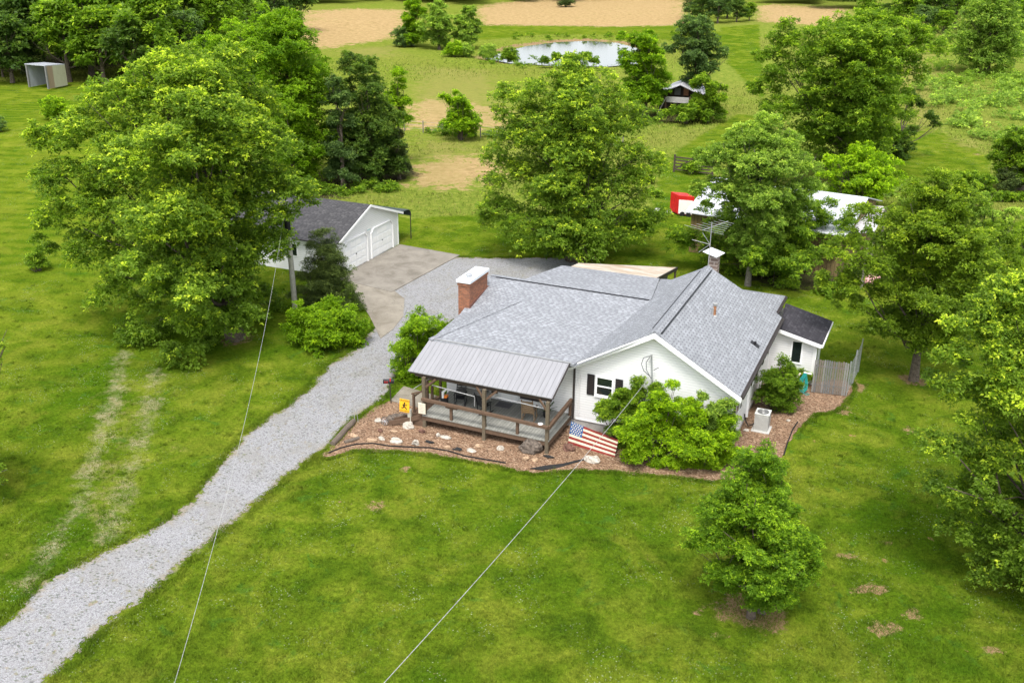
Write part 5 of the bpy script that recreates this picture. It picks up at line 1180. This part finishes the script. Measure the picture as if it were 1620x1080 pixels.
# run-in shed left
ri = thing('livestock_shelter', (-97, 63, 0), 'open lean-to shelter of mixed tan and cream tin sheets by the dark wood', 'shelter')
fA, fB, fC = at(47, 138), at(77, 141), at(107, 135)
eAB = fB-fA; eBC = fC-fB; bk = eBC*1.0
hh = lambda p, z: np.array([p[0], p[1], z]); HF, HB_ = 3.6, 3.3
topA = atbase(40, 101, fA)[2]; HF = topA
q = MB().slab([hh(fA, HF)-eAB*.08, hh(fB, HF)-eAB*.0, hh(fC, HF*.92), hh(fA+bk, HF*.92)-eAB*.08], .12); q.build('roof', M['tin_grey'], ri)
for k, mm_ in enumerate(('tin_tan', 'tin_cream', 'tin_cream')):
    p, r = fB+eBC*(k/3), fB+eBC*((k+1)/3)
    MB().slab([hh(p, 0), hh(r, 0), hh(r, HF*(1-.08*(k+1)/3)-.1), hh(p, HF*(1-.08*k/3)-.1)], .05, (0, .9, 0)).build('side_sheet', M[mm_], ri)
p, r = fB+eBC*.67, fB+eBC*1.0; MB().slab([hh(p, 0)-[0, .08, 0], hh(r, 0)-[0, .08, 0], hh(r, HF*.5)-[0, .08, 0], hh(p, HF*.5)-[0, .08, 0]], .04, (0, .9, 0)).build('side_sheet', M['tin_tan'], ri)
MB().slab([hh(fA+bk, 0), hh(fC, 0), hh(fC, HF*.9), hh(fA+bk, HF*.9)], .05, (0, -1, 0)).build('back_wall', M['tin_grey'], ri)
MB().slab([hh(fA, 0), hh(fA+bk, 0), hh(fA+bk, HF*.9), hh(fA, HF*.97)], .05, (1, 0, 0)).build('left_wall', M['tin_grey'], ri)
for p in (fA, fB): MB().beam(hh(p, 0), hh(p, HF-.1), .2, .2).build('post', M['fence'], ri)
MB().beam(hh(fA+bk*.9, HF*.5), hh(fB+bk*.9, HF*.55), .12, .18).build('rail', M['dark'], ri)
# field gate
g0_, g1_ = at(1066, 272), at(1100, 276); gt_ = thing('field_gate', tuple(g0_), 'dark wooden farm gate standing in the grass track', 'gate')
q = MB(); gd = unit((g1_-g0_)[None])[0]*3.6
for k in range(5): q.beam(g0_+[0, 0, .25+.28*k], g0_+gd+[0, 0, .25+.28*k], .06, .12)
q.build('rails', M['wooddk'], gt_); MB().beam(g0_, g0_+[0, 0, 1.6], .15, .15).beam(g0_+gd, g0_+gd+[0, 0, 1.6], .15, .15).build('gate_post', M['wooddk'], gt_)
MB().beam(g0_+[0, 0, .25], g0_+gd*.5+[0, 0, 1.4], .05, .1).build('brace', M['wooddk'], gt_)
# field fence
fp0, fp1 = at(640, 208), at(985, 236); ff = thing('field_fence', tuple(fp0), 'thin wire field fence crossing the meadow behind the sapling', 'fence')
nP = 12
for k in range(nP):
    p = fp0+(fp1-fp0)*k/(nP-1); MB().tube([(p[0], p[1], -.1), (p[0], p[1], 1.3)], .06, 5).build('post', M['barkg'], ff)
q = MB()
for z in (.4, .8, 1.15): q.tube([fp0+[0, 0, z], fp1+[0, 0, z]], .012, 3)
q.build('wire', M['galv'], ff)

exec_trees = True
# ================================================================== TREES AND SHRUBS
def B(u, v): return at(u, v)
tree('maple_tree', 'very large spreading silver maple with lime tips on the left lawn by the pole', 'tree', B(372, 536),
     [(262, 128, 62), (205, 165, 62), (325, 150, 60), (155, 215, 58), (255, 225, 85), (355, 225, 75), (95, 225, 42), (62, 212, 22), (425, 235, 55), (130, 300, 65), (90, 350, 38), (215, 320, 85), (320, 320, 90), (412, 312, 62), (462, 295, 40), (482, 318, 24), (446, 345, 30), (160, 400, 52), (250, 420, 80), (345, 410, 80), (416, 398, 44), (195, 470, 45), (235, 520, 45), (300, 480, 60), (365, 490, 55), (255, 555, 22), (330, 545, 30), (60, 280, 22), (70, 390, 22)],
     120000, .27, 'f_maple', .42, clump=(.26, .48), cmax=1.0, droopy=.2, flat=.6, inner=.6)
tree('center_tree', 'tall full maple with yellow-green tips standing behind the house roof', 'tree', B(905, 412),
     [(905, 112, 34), (870, 140, 45), (940, 150, 50), (825, 170, 42), (985, 185, 42), (1020, 190, 25), (880, 205, 70), (960, 225, 60), (815, 225, 45), (805, 285, 45), (870, 290, 75), (955, 300, 70), (1010, 270, 40), (790, 335, 38), (850, 360, 55), (920, 370, 60), (985, 370, 50), (1020, 340, 30), (775, 350, 22), (900, 400, 35), (800, 150, 22), (785, 250, 22)],
     80000, .27, 'f_maple', .35, clump=(.26, .48), cmax=.95, droopy=.15, flat=.65, inner=.6)['category'] = 'tree'
tree('pear_tree', 'small rounded pear tree on bare soil in the front lawn', 'tree', B(1188, 976),
     [(1185, 738, 28), (1172, 775, 46), (1215, 778, 42), (1190, 820, 62), (1140, 815, 36), (1235, 822, 34), (1125, 862, 42), (1190, 870, 65), (1190, 845, 66), (1185, 800, 50), (1155, 800, 36), (1225, 802, 36), (1248, 868, 42), (1275, 880, 28), (1110, 870, 28), (1135, 900, 34), (1195, 915, 42), (1245, 908, 36), (1100, 850, 20), (1215, 942, 24), (1180, 720, 12), (1282, 895, 16), (1150, 925, 20), (1235, 935, 22)],
     80000, .12, 'f_pear', .13, clump=(.28, .5), cmax=.5, inner=.4, spread=.97, hue=.02)
tree('right_foreground_tree', 'large maple with bright lime tips cut by the right edge of the photo', 'tree', at(1655, 930),
     [(1600, 480, 50), (1555, 520, 50), (1640, 500, 60), (1500, 555, 28), (1570, 570, 55), (1640, 600, 80), (1500, 610, 32), (1545, 650, 50), (1480, 700, 28), (1530, 730, 55), (1620, 720, 90), (1495, 780, 35), (1560, 810, 60), (1640, 850, 80), (1510, 840, 28), (1560, 900, 40), (1610, 950, 50), (1585, 970, 25), (1480, 600, 18), (1720, 700, 100), (1720, 850, 90), (1720, 560, 80)],
     90000, .19, 'f_maple', .32, clump=(.26, .48), cmax=.8, droopy=.15, flat=.65, inner=.6, tipgain=1.15)
tree('yard_tree', 'broad olive-green tree with dead lower twigs right of the house', 'tree', B(1445, 602),
     [(1495, 300, 34), (1460, 340, 45), (1575, 370, 30), (1585, 420, 30), (1520, 335, 45), (1415, 365, 45), (1360, 345, 30), (1400, 410, 50), (1460, 410, 60), (1530, 390, 55), (1340, 400, 40), (1315, 445, 30), (1370, 455, 45), (1440, 470, 60), (1510, 465, 55), (1340, 480, 28), (1400, 520, 45), (1460, 530, 45), (1520, 520, 35), (1440, 300, 20), (1560, 440, 30)],
     60000, .22, 'f_oak', .2, clump=(.24, .44), cmax=.9, inner=.6, tipgain=.8)
tree('barn_front_tree', 'feathery multi-stemmed tree in front of the white barn roof', 'tree', B(1183, 452),
     [(1215, 205, 30), (1185, 230, 40), (1235, 230, 36), (1145, 260, 40), (1260, 265, 35), (1200, 275, 55), (1120, 300, 32), (1160, 310, 36), (1235, 305, 42), (1275, 300, 22), (1110, 250, 18), (1160, 335, 26), (1215, 325, 30), (1265, 330, 24), (1115, 330, 16), (1190, 350, 28), (1150, 375, 26), (1215, 380, 28), (1180, 405, 24), (1175, 290, 40), (1245, 350, 22)],
     60000, .23, 'f_pale', .16, bark=M['barkg'], clump=(.24, .44), cmax=.8, hue=.02)
tree('barn_side_tree', 'lower spreading green tree between the antenna and the barn', 'tree', B(1225, 430),
     [(1150, 360, 38), (1210, 355, 40), (1270, 355, 35), (1110, 385, 34), (1165, 400, 40), (1230, 395, 42), (1290, 385, 32), (1190, 430, 28), (1140, 420, 28), (1250, 420, 30), (1075, 385, 28), (1060, 370, 22), (1315, 400, 22), (1330, 385, 22), (1255, 320, 22), (1300, 345, 24), (1340, 352, 24), (1365, 375, 22), (1280, 330, 22), (1310, 325, 16), (1240, 345, 26)],
     54000, .22, 'f_mid', .2, clump=(.24, .44), cmax=.8, tipgain=1.1)
tree('lime_tree', 'bright yellow-green tree just above the barn roof', 'tree', B(1365, 335),
     [(1330, 265, 26), (1370, 250, 30), (1400, 270, 26), (1310, 280, 22), (1350, 285, 32), (1390, 295, 30), (1425, 290, 18), (1360, 310, 26), (1330, 305, 20)],
     15000, .26, 'f_lime', .18, tipgain=1.2, hue=.1, cmax=.8)
tree('big_field_tree', 'huge spreading dark green tree filling the upper right behind the barn', 'tree', B(1335, 292),
     [(1240, 60, 32), (1275, 75, 45), (1330, 70, 50), (1380, 60, 45), (1430, 65, 45), (1470, 70, 32), (1225, 100, 32), (1215, 140, 28), (1260, 130, 50), (1320, 130, 55), (1380, 120, 55), (1430, 120, 38), (1240, 180, 42), (1300, 190, 55), (1360, 180, 55), (1415, 175, 40), (1260, 230, 42), (1320, 245, 45), (1370, 225, 40), (1250, 40, 14), (1205, 90, 16), (1400, 215, 28), (1190, 135, 14)],
     70000, .34, 'f_mid', .5, clump=(.2, .38), cmax=1.3, hue=.04)
tree('crooked_tree', 'thin crooked tree with bare limbs and a drooping dark clump right of the huge tree', 'tree', B(1420, 250),
     [(1452, 165, 14), (1470, 185, 13), (1480, 197, 8), (1440, 155, 14), (1415, 235, 26), (1400, 215, 22), (1385, 245, 24), (1440, 210, 12), (1430, 250, 18), (1370, 262, 20)],
     9000, .32, 'f_dark', .16, cmax=.8, dup=False)
# left group behind the garage
tree('elm_tree', 'tall bright green elm behind the garage, left of the dark cedars', 'tree', B(470, 295),
     [(410, 40, 35), (380, 70, 45), (440, 75, 45), (480, 60, 32), (350, 110, 45), (410, 120, 60), (470, 115, 50), (500, 150, 35), (370, 165, 50), (440, 180, 65), (500, 190, 40), (420, 235, 50), (480, 240, 50), (330, 80, 30), (520, 215, 28), (465, 285, 28), (505, 270, 28)],
     52000, .33, 'f_lime', .35, hue=-.06, cmax=1.2, clump=(.2, .38), tipgain=.6)
tree('dark_tree', 'dark bluish-green tree right of the bright elm behind the garage', 'tree', B(590, 288),
     [(550, 105, 24), (575, 120, 25), (540, 145, 28), (580, 160, 35), (610, 190, 30), (560, 200, 42), (605, 230, 38), (560, 250, 40), (625, 260, 22), (585, 275, 28), (540, 225, 26)],
     26000, .32, 'f_dark', .3, cmax=1.0, hue=.1)
tree('cedar_tree', 'blackish cedar at the right end of the trees behind the garage', 'tree', B(632, 283),
     [(628, 215, 14), (625, 235, 20), (630, 255, 22), (615, 270, 22), (638, 268, 14)], 8000, .24, 'f_cedar', .15, cmax=.7)
tree('sapling', 'light green wispy young tree above the blackish cedar', 'tree', B(630, 262),
     [(638, 118, 8), (632, 135, 14), (620, 155, 16), (640, 165, 14), (625, 185, 18), (645, 190, 10)], 6500, .26, 'f_lime', .1, cmax=.8)
tree('pine_tree', 'narrow dull green cedar between the elm and the dark tree', 'tree', B(545, 300),
     [(528, 130, 14), (525, 160, 20), (530, 195, 24), (535, 235, 30), (540, 270, 30)], 13000, .28, 'f_blue', .2, cmax=.9)
# cedar beside the pole and the vines under it
tree('cedar_tree', 'ragged dark olive cedar right of the utility pole', 'tree', B(524, 490),
     [(500, 372, 12), (502, 395, 22), (515, 405, 20), (500, 420, 22), (518, 430, 35), (542, 435, 20), (506, 455, 30), (525, 460, 36), (555, 462, 18), (530, 410, 18), (482, 440, 20), (480, 470, 20), (505, 485, 30), (540, 485, 24), (562, 480, 16)],
     40000, .17, 'f_cedar', .16, spread=1.0, ratio=.22, cmax=.45, clump=(.3, .55), hue=.12, inner=.3)
bush('vine_thicket', 'mound of bright green vines and shrubs at the foot of the utility pole', 'shrub', B(515, 545),
     [(475, 500, 22), (510, 500, 26), (545, 508, 26), (565, 520, 18), (480, 525, 28), (515, 530, 34), (550, 535, 28), (495, 548, 22), (530, 553, 22), (463, 515, 14)], 26000, .17, 'f_lime', hue=-.04, tipgain=.7)
bush('porch_hedge', 'bright green shrub row between the porch steps and the drive', 'shrub', B(655, 600),
     [(690, 515, 20), (668, 520, 18), (650, 535, 20), (678, 540, 22), (635, 555, 20), (660, 560, 26), (640, 585, 24), (665, 590, 20), (625, 575, 14), (698, 530, 14), (645, 600, 16)], 22000, .11, 'f_lime', cmax=.35, tipgain=.8, hue=-.02)
b = at(1090, 745)
bush('forsythia_bush', 'large lime-green bush in front of the white gable wall', 'shrub', (4.3, -1.7),
     [(1030, 655, 22), (1060, 645, 26), (1100, 655, 26), (1010, 680, 30), (1055, 690, 44), (1105, 695, 42), (1140, 690, 28), (1010, 715, 26), (1045, 728, 30), (1085, 732, 34), (1125, 730, 30), (1150, 715, 20), (1040, 630, 12), (1063, 610, 10), (1148, 665, 16), (1000, 738, 12), (1080, 750, 16), (1110, 752, 16), (1050, 750, 14)], 70000, .10, 'f_lime', dup=False, cmax=.4, tipgain=1.15, hue=.06, inner=.35)
bush('lilac_bush', 'darker green loose bush under the gable window beside the painted flag', 'shrub', (2.3, -.9),
     [(965, 655, 22), (985, 635, 22), (1005, 625, 20), (1000, 655, 28), (975, 680, 18), (1025, 650, 20), (955, 645, 14), (1040, 615, 14), (1010, 605, 10), (1000, 690, 22), (985, 700, 14)], 34000, .09, 'f_mid', dup=False, cmax=.35, tipgain=1.1, inner=.3)
bush('lilac_bush', 'wispy pale green bush at the right corner of the gable wall', 'shrub', (6.1, -.9),
     [(1130, 650, 14), (1145, 645, 14), (1152, 670, 16), (1125, 670, 16), (1160, 690, 12), (1110, 630, 10), (1158, 640, 8)], 7000, .10, 'f_pale', dup=False, cmax=.3, inner=.3)
bush('holly_bush', 'dense dark green bush against the right wall by the air conditioner', 'shrub', B(1232, 648),
     [(1215, 600, 20), (1240, 592, 20), (1255, 610, 18), (1210, 625, 18), (1235, 622, 26), (1255, 632, 14), (1228, 642, 16), (1242, 575, 10), (1238, 568, 7)], 20000, .10, 'f_mid', cmax=.32, tipgain=.6, hue=-.02)
bush('climbing_rose', 'low straggling green plant below the extension window', 'shrub', (8.4, 9.0),
     [(1265, 596, 10), (1280, 598, 9), (1252, 590, 9), (1270, 604, 7)], 2500, .09, 'f_mid', dup=False, cmax=.25)
bush('round_bush', 'small round yellow-green bush on the left lawn below the shelter', 'shrub', B(85, 190), [(78, 165, 12), (95, 165, 12), (86, 178, 16), (75, 180, 10), (98, 180, 9)], 5000, .24, 'f_lime', cmax=.6)
bush('round_bush', 'small green bush alone on the left lawn beside the maple', 'shrub', B(60, 428), [(60, 405, 13), (55, 415, 13), (66, 418, 11)], 3000, .13, 'f_mid', cmax=.4)
bush('field_bush', 'light green bush standing alone in the meadow', 'shrub', B(730, 222), [(722, 165, 10), (710, 158, 8), (730, 180, 20), (745, 195, 18), (718, 195, 18), (735, 205, 20), (700, 155, 6)], 10000, .30, 'f_lime', cmax=.9, hue=-.05)
# shed trees
tree('shed_tree', 'bright green tree left of the old shed', 'tree', B(1020, 185), [(1010, 70, 20), (1000, 95, 24), (1030, 90, 22), (1010, 125, 30), (1040, 130, 24), (1000, 150, 25), (985, 60, 10), (1025, 155, 20), (1045, 145, 15)], 18000, .40, 'f_lime', .25, cmax=1.1, hue=-.08)
tree('shed_tree', 'tall dark leaning tree behind the old shed', 'tree', B(1100, 180), [(1140, 88, 14), (1090, 45, 22), (1075, 65, 16), (1100, 70, 20), (1120, 75, 18), (1085, 95, 22), (1115, 105, 22), (1100, 125, 22), (1060, 80, 14), (1128, 60, 10)], 14000, .40, 'f_blue', .25, cmax=1.1)
tree('shed_tree', 'bushy green tree growing over the right side of the old shed', 'tree', B(1118, 192), [(1115, 135, 20), (1130, 155, 20), (1110, 165, 20), (1125, 178, 20), (1095, 180, 14), (1140, 140, 10)], 12000, .36, 'f_mid', .2, cmax=.9)
bush('shed_bush', 'low bush in front of the old shed', 'shrub', B(1085, 195), [(1068, 178, 10), (1085, 182, 12), (1100, 178, 12), (1050, 182, 8)], 4000, .3, 'f_mid', cmax=.6)
# gate bush, small bushes
bush('gate_bush', 'dark bush growing over the farm gate', 'shrub', B(1092, 275), [(1088, 265, 7), (1096, 262, 8), (1103, 268, 7)], 1800, .25, 'f_mid', cmax=.5)
# pond
tree('willow_tree', 'pale green willow at the left end of the pond', 'tree', B(745, 78), [(742, 20, 12), (735, 35, 17), (748, 45, 14), (730, 55, 16), (745, 62, 14), (755, 38, 8)], 8000, .5, 'f_pale', .25, cmax=1.4, hue=-.02)
tree('willow_tree', 'light yellow-green tree in the middle of the clump left of the pond', 'tree', B(695, 80), [(690, 15, 14), (700, 30, 18), (680, 40, 18), (705, 52, 18), (685, 60, 18), (698, 70, 14)], 9000, .5, 'f_pale', .25, cmax=1.4)
tree('willow_tree', 'tall green tree at the left side of the pond clump', 'tree', B(652, 75), [(650, 10, 14), (660, 25, 15), (645, 35, 14), (655, 48, 16), (668, 60, 14), (655, 62, 12)], 9000, .5, 'f_lime', .25, cmax=1.4, hue=-.1)
bush('blue_juniper', 'grey-blue juniper at the left foot of the pond clump', 'shrub', B(640, 76), [(632, 55, 12), (640, 62, 13), (650, 66, 10), (630, 68, 8)], 3500, .4, 'f_blue', cmax=.9)
for (u, v, r, m, lb) in ((772, 92, 12, 'f_pale', 'pale round bush on the near bank of the pond, left of the greener one'), (806, 96, 12, 'f_mid', 'green round bush on the near bank of the pond'), (718, 88, 13, 'f_lime', 'bright bush below the willow clump'), (737, 88, 10, 'f_pale', 'small pale bush right of the bright bush by the pond')):
    bush('pond_bush', lb, 'shrub', B(u, v+2), [(u, v-10, r), (u-6, v-5, r*.8), (u+6, v-5, r*.8)], 3000, .35, m, cmax=.9, group='bushes on the pond bank')
bush('pond_reeds', 'patch of green reeds and brush in the water at the near side of the pond', 'shrub', B(895, 108), [(880, 92, 10), (900, 95, 12), (925, 90, 10), (860, 98, 8), (940, 98, 8)], 4000, .35, 'f_mid', cmax=.8, dup=False)
# right side
tree('sycamore_tree', 'tall pale green sycamore on the hillside at the upper right', 'tree', B(1560, 118), [(1560, 5, 25), (1540, 30, 30), (1580, 30, 30), (1520, 60, 25), (1560, 60, 38), (1595, 65, 25), (1530, 90, 25), (1570, 95, 30), (1600, 95, 18), (1560, -20, 20)], 24000, .48, 'f_pale', .4, cmax=1.5)
tree('edge_tree', 'broad fan-shaped green tree at the right edge above the hedge', 'tree', B(1615, 300), [(1590, 235, 20), (1610, 220, 22), (1580, 255, 18), (1605, 255, 25), (1630, 240, 30), (1575, 270, 12), (1595, 272, 16), (1625, 270, 22)], 14000, .3, 'f_mid', .25, cmax=.9, droopy=.25)
tree('dark_cedar', 'small near-black cedar in front of the fan-shaped tree at right', 'tree', B(1603, 305), [(1600, 275, 15), (1590, 288, 14), (1610, 290, 15), (1600, 295, 14)], 5000, .22, 'f_cedar', .12, cmax=.6, hue=-.1)
bush('hedge', 'low clipped green hedge line at the right edge', 'hedge', B(1595, 318), [(1565, 308, 9), (1582, 310, 9), (1598, 312, 9), (1614, 313, 9), (1630, 314, 9), (1646, 315, 9)], 6000, .2, 'f_mid', cmax=.5, dup=False)
tree('pale_bush_tree', 'pale yellow-green young tree between the olive tree and the hedge', 'tree', B(1560, 440), [(1530, 335, 18), (1555, 345, 20), (1575, 370, 20), (1545, 375, 24), (1580, 400, 20), (1550, 405, 24), (1570, 425, 20)], 13000, .2, 'f_pale', .14, cmax=.6, tipgain=1.1, hue=.05)
tree('edge_tree', 'dark tree cut by the right edge beside the pale young tree', 'tree', B(1640, 440), [(1615, 380, 16), (1620, 405, 22), (1640, 380, 30), (1640, 410, 28), (1612, 425, 14)], 8000, .2, 'f_mid', .15, cmax=.6)
tree('blue_shrub_tree', 'greyish-green small tree at the upper edge of the olive tree', 'tree', B(1540, 330), [(1500, 285, 13), (1520, 290, 16), (1538, 285, 14), (1525, 305, 18), (1495, 305, 16), (1545, 305, 13)], 7000, .26, 'f_mid', .14, cmax=.7)
# left edge twigs of a tree standing outside the frame
tree('left_edge_tree', 'tips of a maple standing just outside the left edge', 'tree', at(-75, 800), [(0, 548, 9), (-18, 560, 16), (-2, 572, 7), (2, 745, 8), (-4, 765, 8), (2, 842, 6), (-60, 650, 45), (-85, 760, 60), (-110, 600, 60), (-130, 700, 80)], 14000, .17, 'f_maple', .2, dup=False, cmax=.5, tipgain=1.2)
bush('edge_shrub', 'grey-green twiggy shrub at the left edge of the upper lawn', 'shrub', B(-2, 210), [(-4, 195, 10), (3, 203, 7)], 900, .22, 'f_blue', cmax=.5)

# woods: individual trees along the left, from templates
def template(name, m, n=9000, leaf=.55, conic=False, bark=None, hue=0):
    root = bpy.data.objects.new(name, None); BASE[root.name] = np.zeros(3)
    lobes = []
    if conic:
        for k in range(14):
            z = 1.5+k*.72; rr_ = 2.6*(1-k/15)+.3; a = rng.uniform(0, 6.28); lobes.append((math.cos(a)*rr_*.45, math.sin(a)*rr_*.45, z, rr_*.75))
    else:
        for k in range(20):
            z = rng.uniform(2.8, 10.2); rr_ = 3.9*math.sin(math.pi*min(1, (z-.8)/10.8)**.85); a = rng.uniform(0, 6.28)
            lobes.append((math.cos(a)*rr_*.75, math.sin(a)*rr_*.75, z, rng.uniform(1.1, 2.2)))
        lobes += [(0, 0, 6, 2.8), (0, 0, 9.6, 1.8)]
    tr = trunk_mesh((0, 0), lobes, .28, root, bark, maxl=10, n=7)
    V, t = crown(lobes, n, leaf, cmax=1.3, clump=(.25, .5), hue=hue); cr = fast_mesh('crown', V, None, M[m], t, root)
    return [root, tr, cr, V, t]
TPL = {'mid': template('woodland_tree', 'f_mid'), 'dark': template('woodland_tree', 'f_dark'), 'lime': template('woodland_tree', 'f_lime', hue=-.08),
       'blue': template('woodland_tree', 'f_blue'), 'cedar': template('woodland_cedar', 'f_cedar', conic=True), 'pale': template('woodland_tree', 'f_pale')}
used_src = {}
def put(kind, u, v, topv, label, group, wscale=1.0, name=None):
    root, tr, cr = TPL[kind][:3]
    b = at(u, v); top = atbase(u, topv, b); h = 11.0 if kind != 'cedar' else 12.0; s = top[2]/h
    if kind not in used_src:
        used_src[kind] = 1; COL.objects.link(root); r = root
    else:
        r = root.copy(); COL.objects.link(r)
        for c_ in (tr, cr):
            c2 = c_.copy(); c2.parent = r; COL.objects.link(c2)
    r.location = (b[0], b[1], -.05); r.rotation_euler = (0, 0, rng.uniform(0, 6.28)); r.scale = (s*wscale, s*wscale, s)
    tag(r, label, 'tree', group); return r
WOODL = [('dark', 20, 130, 20), ('blue', 5, 122, 60), ('mid', 110, 128, 0), ('dark', 60, 118, -20), ('mid', 165, 130, 15), ('dark', 215, 138, 30), ('mid', 250, 135, -10), ('lime', 145, 120, -30), ('blue', 35, 110, -40), ('dark', 95, 105, -60),
         ('mid', 200, 115, -40), ('dark', 265, 112, -30), ('mid', 320, 108, -30), ('blue', 300, 125, 20), ('mid', 350, 95, -20), ('dark', 150, 98, -60), ('cedar', 60, 124, 50), ('lime', 290, 100, -50), ('mid', 20, 95, -60), ('dark', -30, 120, 0), ('mid', -60, 125, -20), ('dark', -20, 105, -50),
         ('pale', 380, 75, -30), ('blue', 430, 62, -30), ('dark', 470, 52, -25), ('mid', 400, 60, -40), ('dark', 340, 70, -60), ('mid', 250, 90, -70)]
ADJ = {'dark': 'dark green', 'mid': 'mid green', 'lime': 'bright green', 'blue': 'bluish grey-green', 'cedar': 'narrow dark cedar', 'pale': 'pale green'}
WHERE = ['just left of the tin shelter, in the front row', 'at the very left edge of the photo, front row', 'right behind the tin shelter', 'above and left of the tin shelter, second row', 'just right of the tin shelter', 'right of the shelter, above the small round bush', 'left of the big maple top, front row', 'behind the shelter, second row', 'above the left edge trees, third row', 'above the shelter, third row',
         'second row above the maple top', 'behind the left shoulder of the big maple', 'behind the top of the big maple', 'low down, half hidden by the maple top', 'between the maple top and the bright elm', 'high above the shelter, back row', 'squeezed beside the left wall of the shelter', 'back row above the maple top', 'back row in the upper left corner', 'cut by the left edge, front row', 'outside the left corner, front row', 'cut by the left edge, back row',
         'top of the photo, just right of the maple top', 'top of the photo, above the bright elm', 'top of the photo, at the right end of the wood', 'top of the photo, between maple and elm, back row', 'top edge, above the maple, back row', 'top edge, back row left of the elm']
for k, wh_ in zip(WOODL, WHERE): put(*k, ADJ[k[0]]+' wood tree, '+wh_, 'trees of the wood at upper left', 1.1)
for k, wh_ in zip([('dark', 1110, 36, -8), ('blue', 1135, 38, -12), ('dark', 1165, 36, -2), ('mid', 1185, 34, 5), ('dark', 1150, 30, -20), ('blue', 1095, 30, -15)],
                  ['second from the left', 'in the middle, front', 'right of the middle, front', 'at the right end', 'in the middle, behind', 'at the left end']):
    put(*k, ADJ[k[0]]+' tree between the tan fields, '+wh_, 'clump between the fields', 1.2)
put('cedar', 895, 10, -22, 'lone dark cedar in the tan field, cut by the top edge', None, 1.9, None)
for k, wh_ in zip([('mid', 1370, 48, -5), ('dark', 1400, 52, 5), ('mid', 1430, 55, -10), ('blue', 1455, 60, 10), ('mid', 1490, 62, 18), ('dark', 1475, 50, -15), ('mid', 1510, 45, -20), ('dark', 1600, 60, -5), ('mid', 1620, 90, 0), ('blue', 1500, 38, -20)],
                  ['at its left end', 'second from the left', 'third from the left', 'low, left of the sycamore', 'front, nearest the sycamore on its left', 'behind the bluish one, left of the sycamore', 'touching the sycamore top on its left', 'behind the sycamore on its right', 'at the right edge of the photo', 'back row left of the sycamore']):
    put(*k, ADJ[k[0]]+' tree behind the huge tree, '+wh_, 'trees along the upper right field edge', 1.15)
# far woodland as one mass
def wood_mass(name, spots, label):
    Vs = []; Ts = []
    for (kind, x, y, s) in spots:
        V, t = TPL[kind][3], TPL[kind][4]; nq = len(t); sel = rng.random(nq) < .45
        Q = V.reshape(-1, 4, 3)[sel]; c = Q.mean(1, keepdims=True); Q = c+(Q-c)*1.5
        a = rng.uniform(0, 6.28); R_ = np.array([[math.cos(a), math.sin(a), 0], [-math.sin(a), math.cos(a), 0], [0, 0, 1]])
        Q = (Q@R_)*np.array([s*1.1, s*1.1, s])+np.array([x, y, 0]); Vs.append(Q.reshape(-1, 3)); Ts.append(np.clip(t[sel]+rng.normal(0, .06), 0, 1))
    o = fast_mesh(name, np.concatenate(Vs), None, M['f_blue'] if 'blue' in name else M['f_dark'], np.concatenate(Ts)); tag(o, label, None, None, 'stuff'); return o
sp = []
for k in range(75):
    u = rng.uniform(-100, 1720); b = at(u, rng.uniform(-12, 2)); 
    sp.append((random.choice(['mid', 'dark', 'blue']), b[0]+rng.normal(0, 6), b[1]+rng.normal(0, 6), rng.uniform(.8, 1.15)))
for (ua, ub, v) in ((400, 640, 6), (600, 760, 3), (1290, 1640, 14), (1200, 1350, 6)):
    for k in range(12):
        b = at(rng.uniform(ua, ub), v+rng.uniform(-4, 1)); sp.append((random.choice(['mid', 'dark', 'blue']), b[0], b[1], rng.uniform(.7, 1.05)))
wood_mass('far_woodland', sp, 'far dark woodland closing the view beyond the fields')
# hillside brush
def brush():
    lobes = []
    for k in range(170):
        u = rng.uniform(1400, 1680); v = rng.uniform(62, 235)
        if v > 215 and u < 1560: continue
        if v > 100+ (u-1400)*.9 and u < 1500: continue
        b = at(u, v); r = rng.uniform(.5, 1.7); lobes.append((b[0], b[1], r*.25, r*1.3, r*.75))
    for k in range(50):
        u = rng.uniform(1250, 1500); v = rng.uniform(300, 330); b = at(u, v); r = rng.uniform(.4, .9); lobes.append((b[0], b[1], r*.3, r, r*.7))
    V, t = crown(lobes, 50000, .30, cmax=.9, hue=.05, zmin=0)
    tag(fast_mesh('hillside_brush', V, None, M['f_pale'], t), 'low scrubby brush and brambles covering the hillside at right', None, None, 'stuff')
brush()
def weeds():
    lobes = []
    for (u0_, v0_, u1_, v1_, n_) in ((500, 305, 640, 300, 26), (1020, 290, 1060, 350, 10), (640, 208, 985, 232, 40), (1290, 470, 1340, 450, 8), (795, 62, 1080, 58, 26), (760, 96, 860, 106, 14)):
        for k in range(n_):
            f_ = rng.random(); b = at(u0_+(u1_-u0_)*f_, v0_+(v1_-v0_)*f_+rng.normal(0, 3)); r = rng.uniform(.25, .7); lobes.append((b[0], b[1], r*.3, r*1.2, r))
    V, t = crown(lobes, 22000, .22, cmax=.5, zmin=0)
    tag(fast_mesh('weeds', V, None, M['f_mid'], t), 'tall weeds along the fences, banks and wood edge', None, None, 'stuff')
weeds()
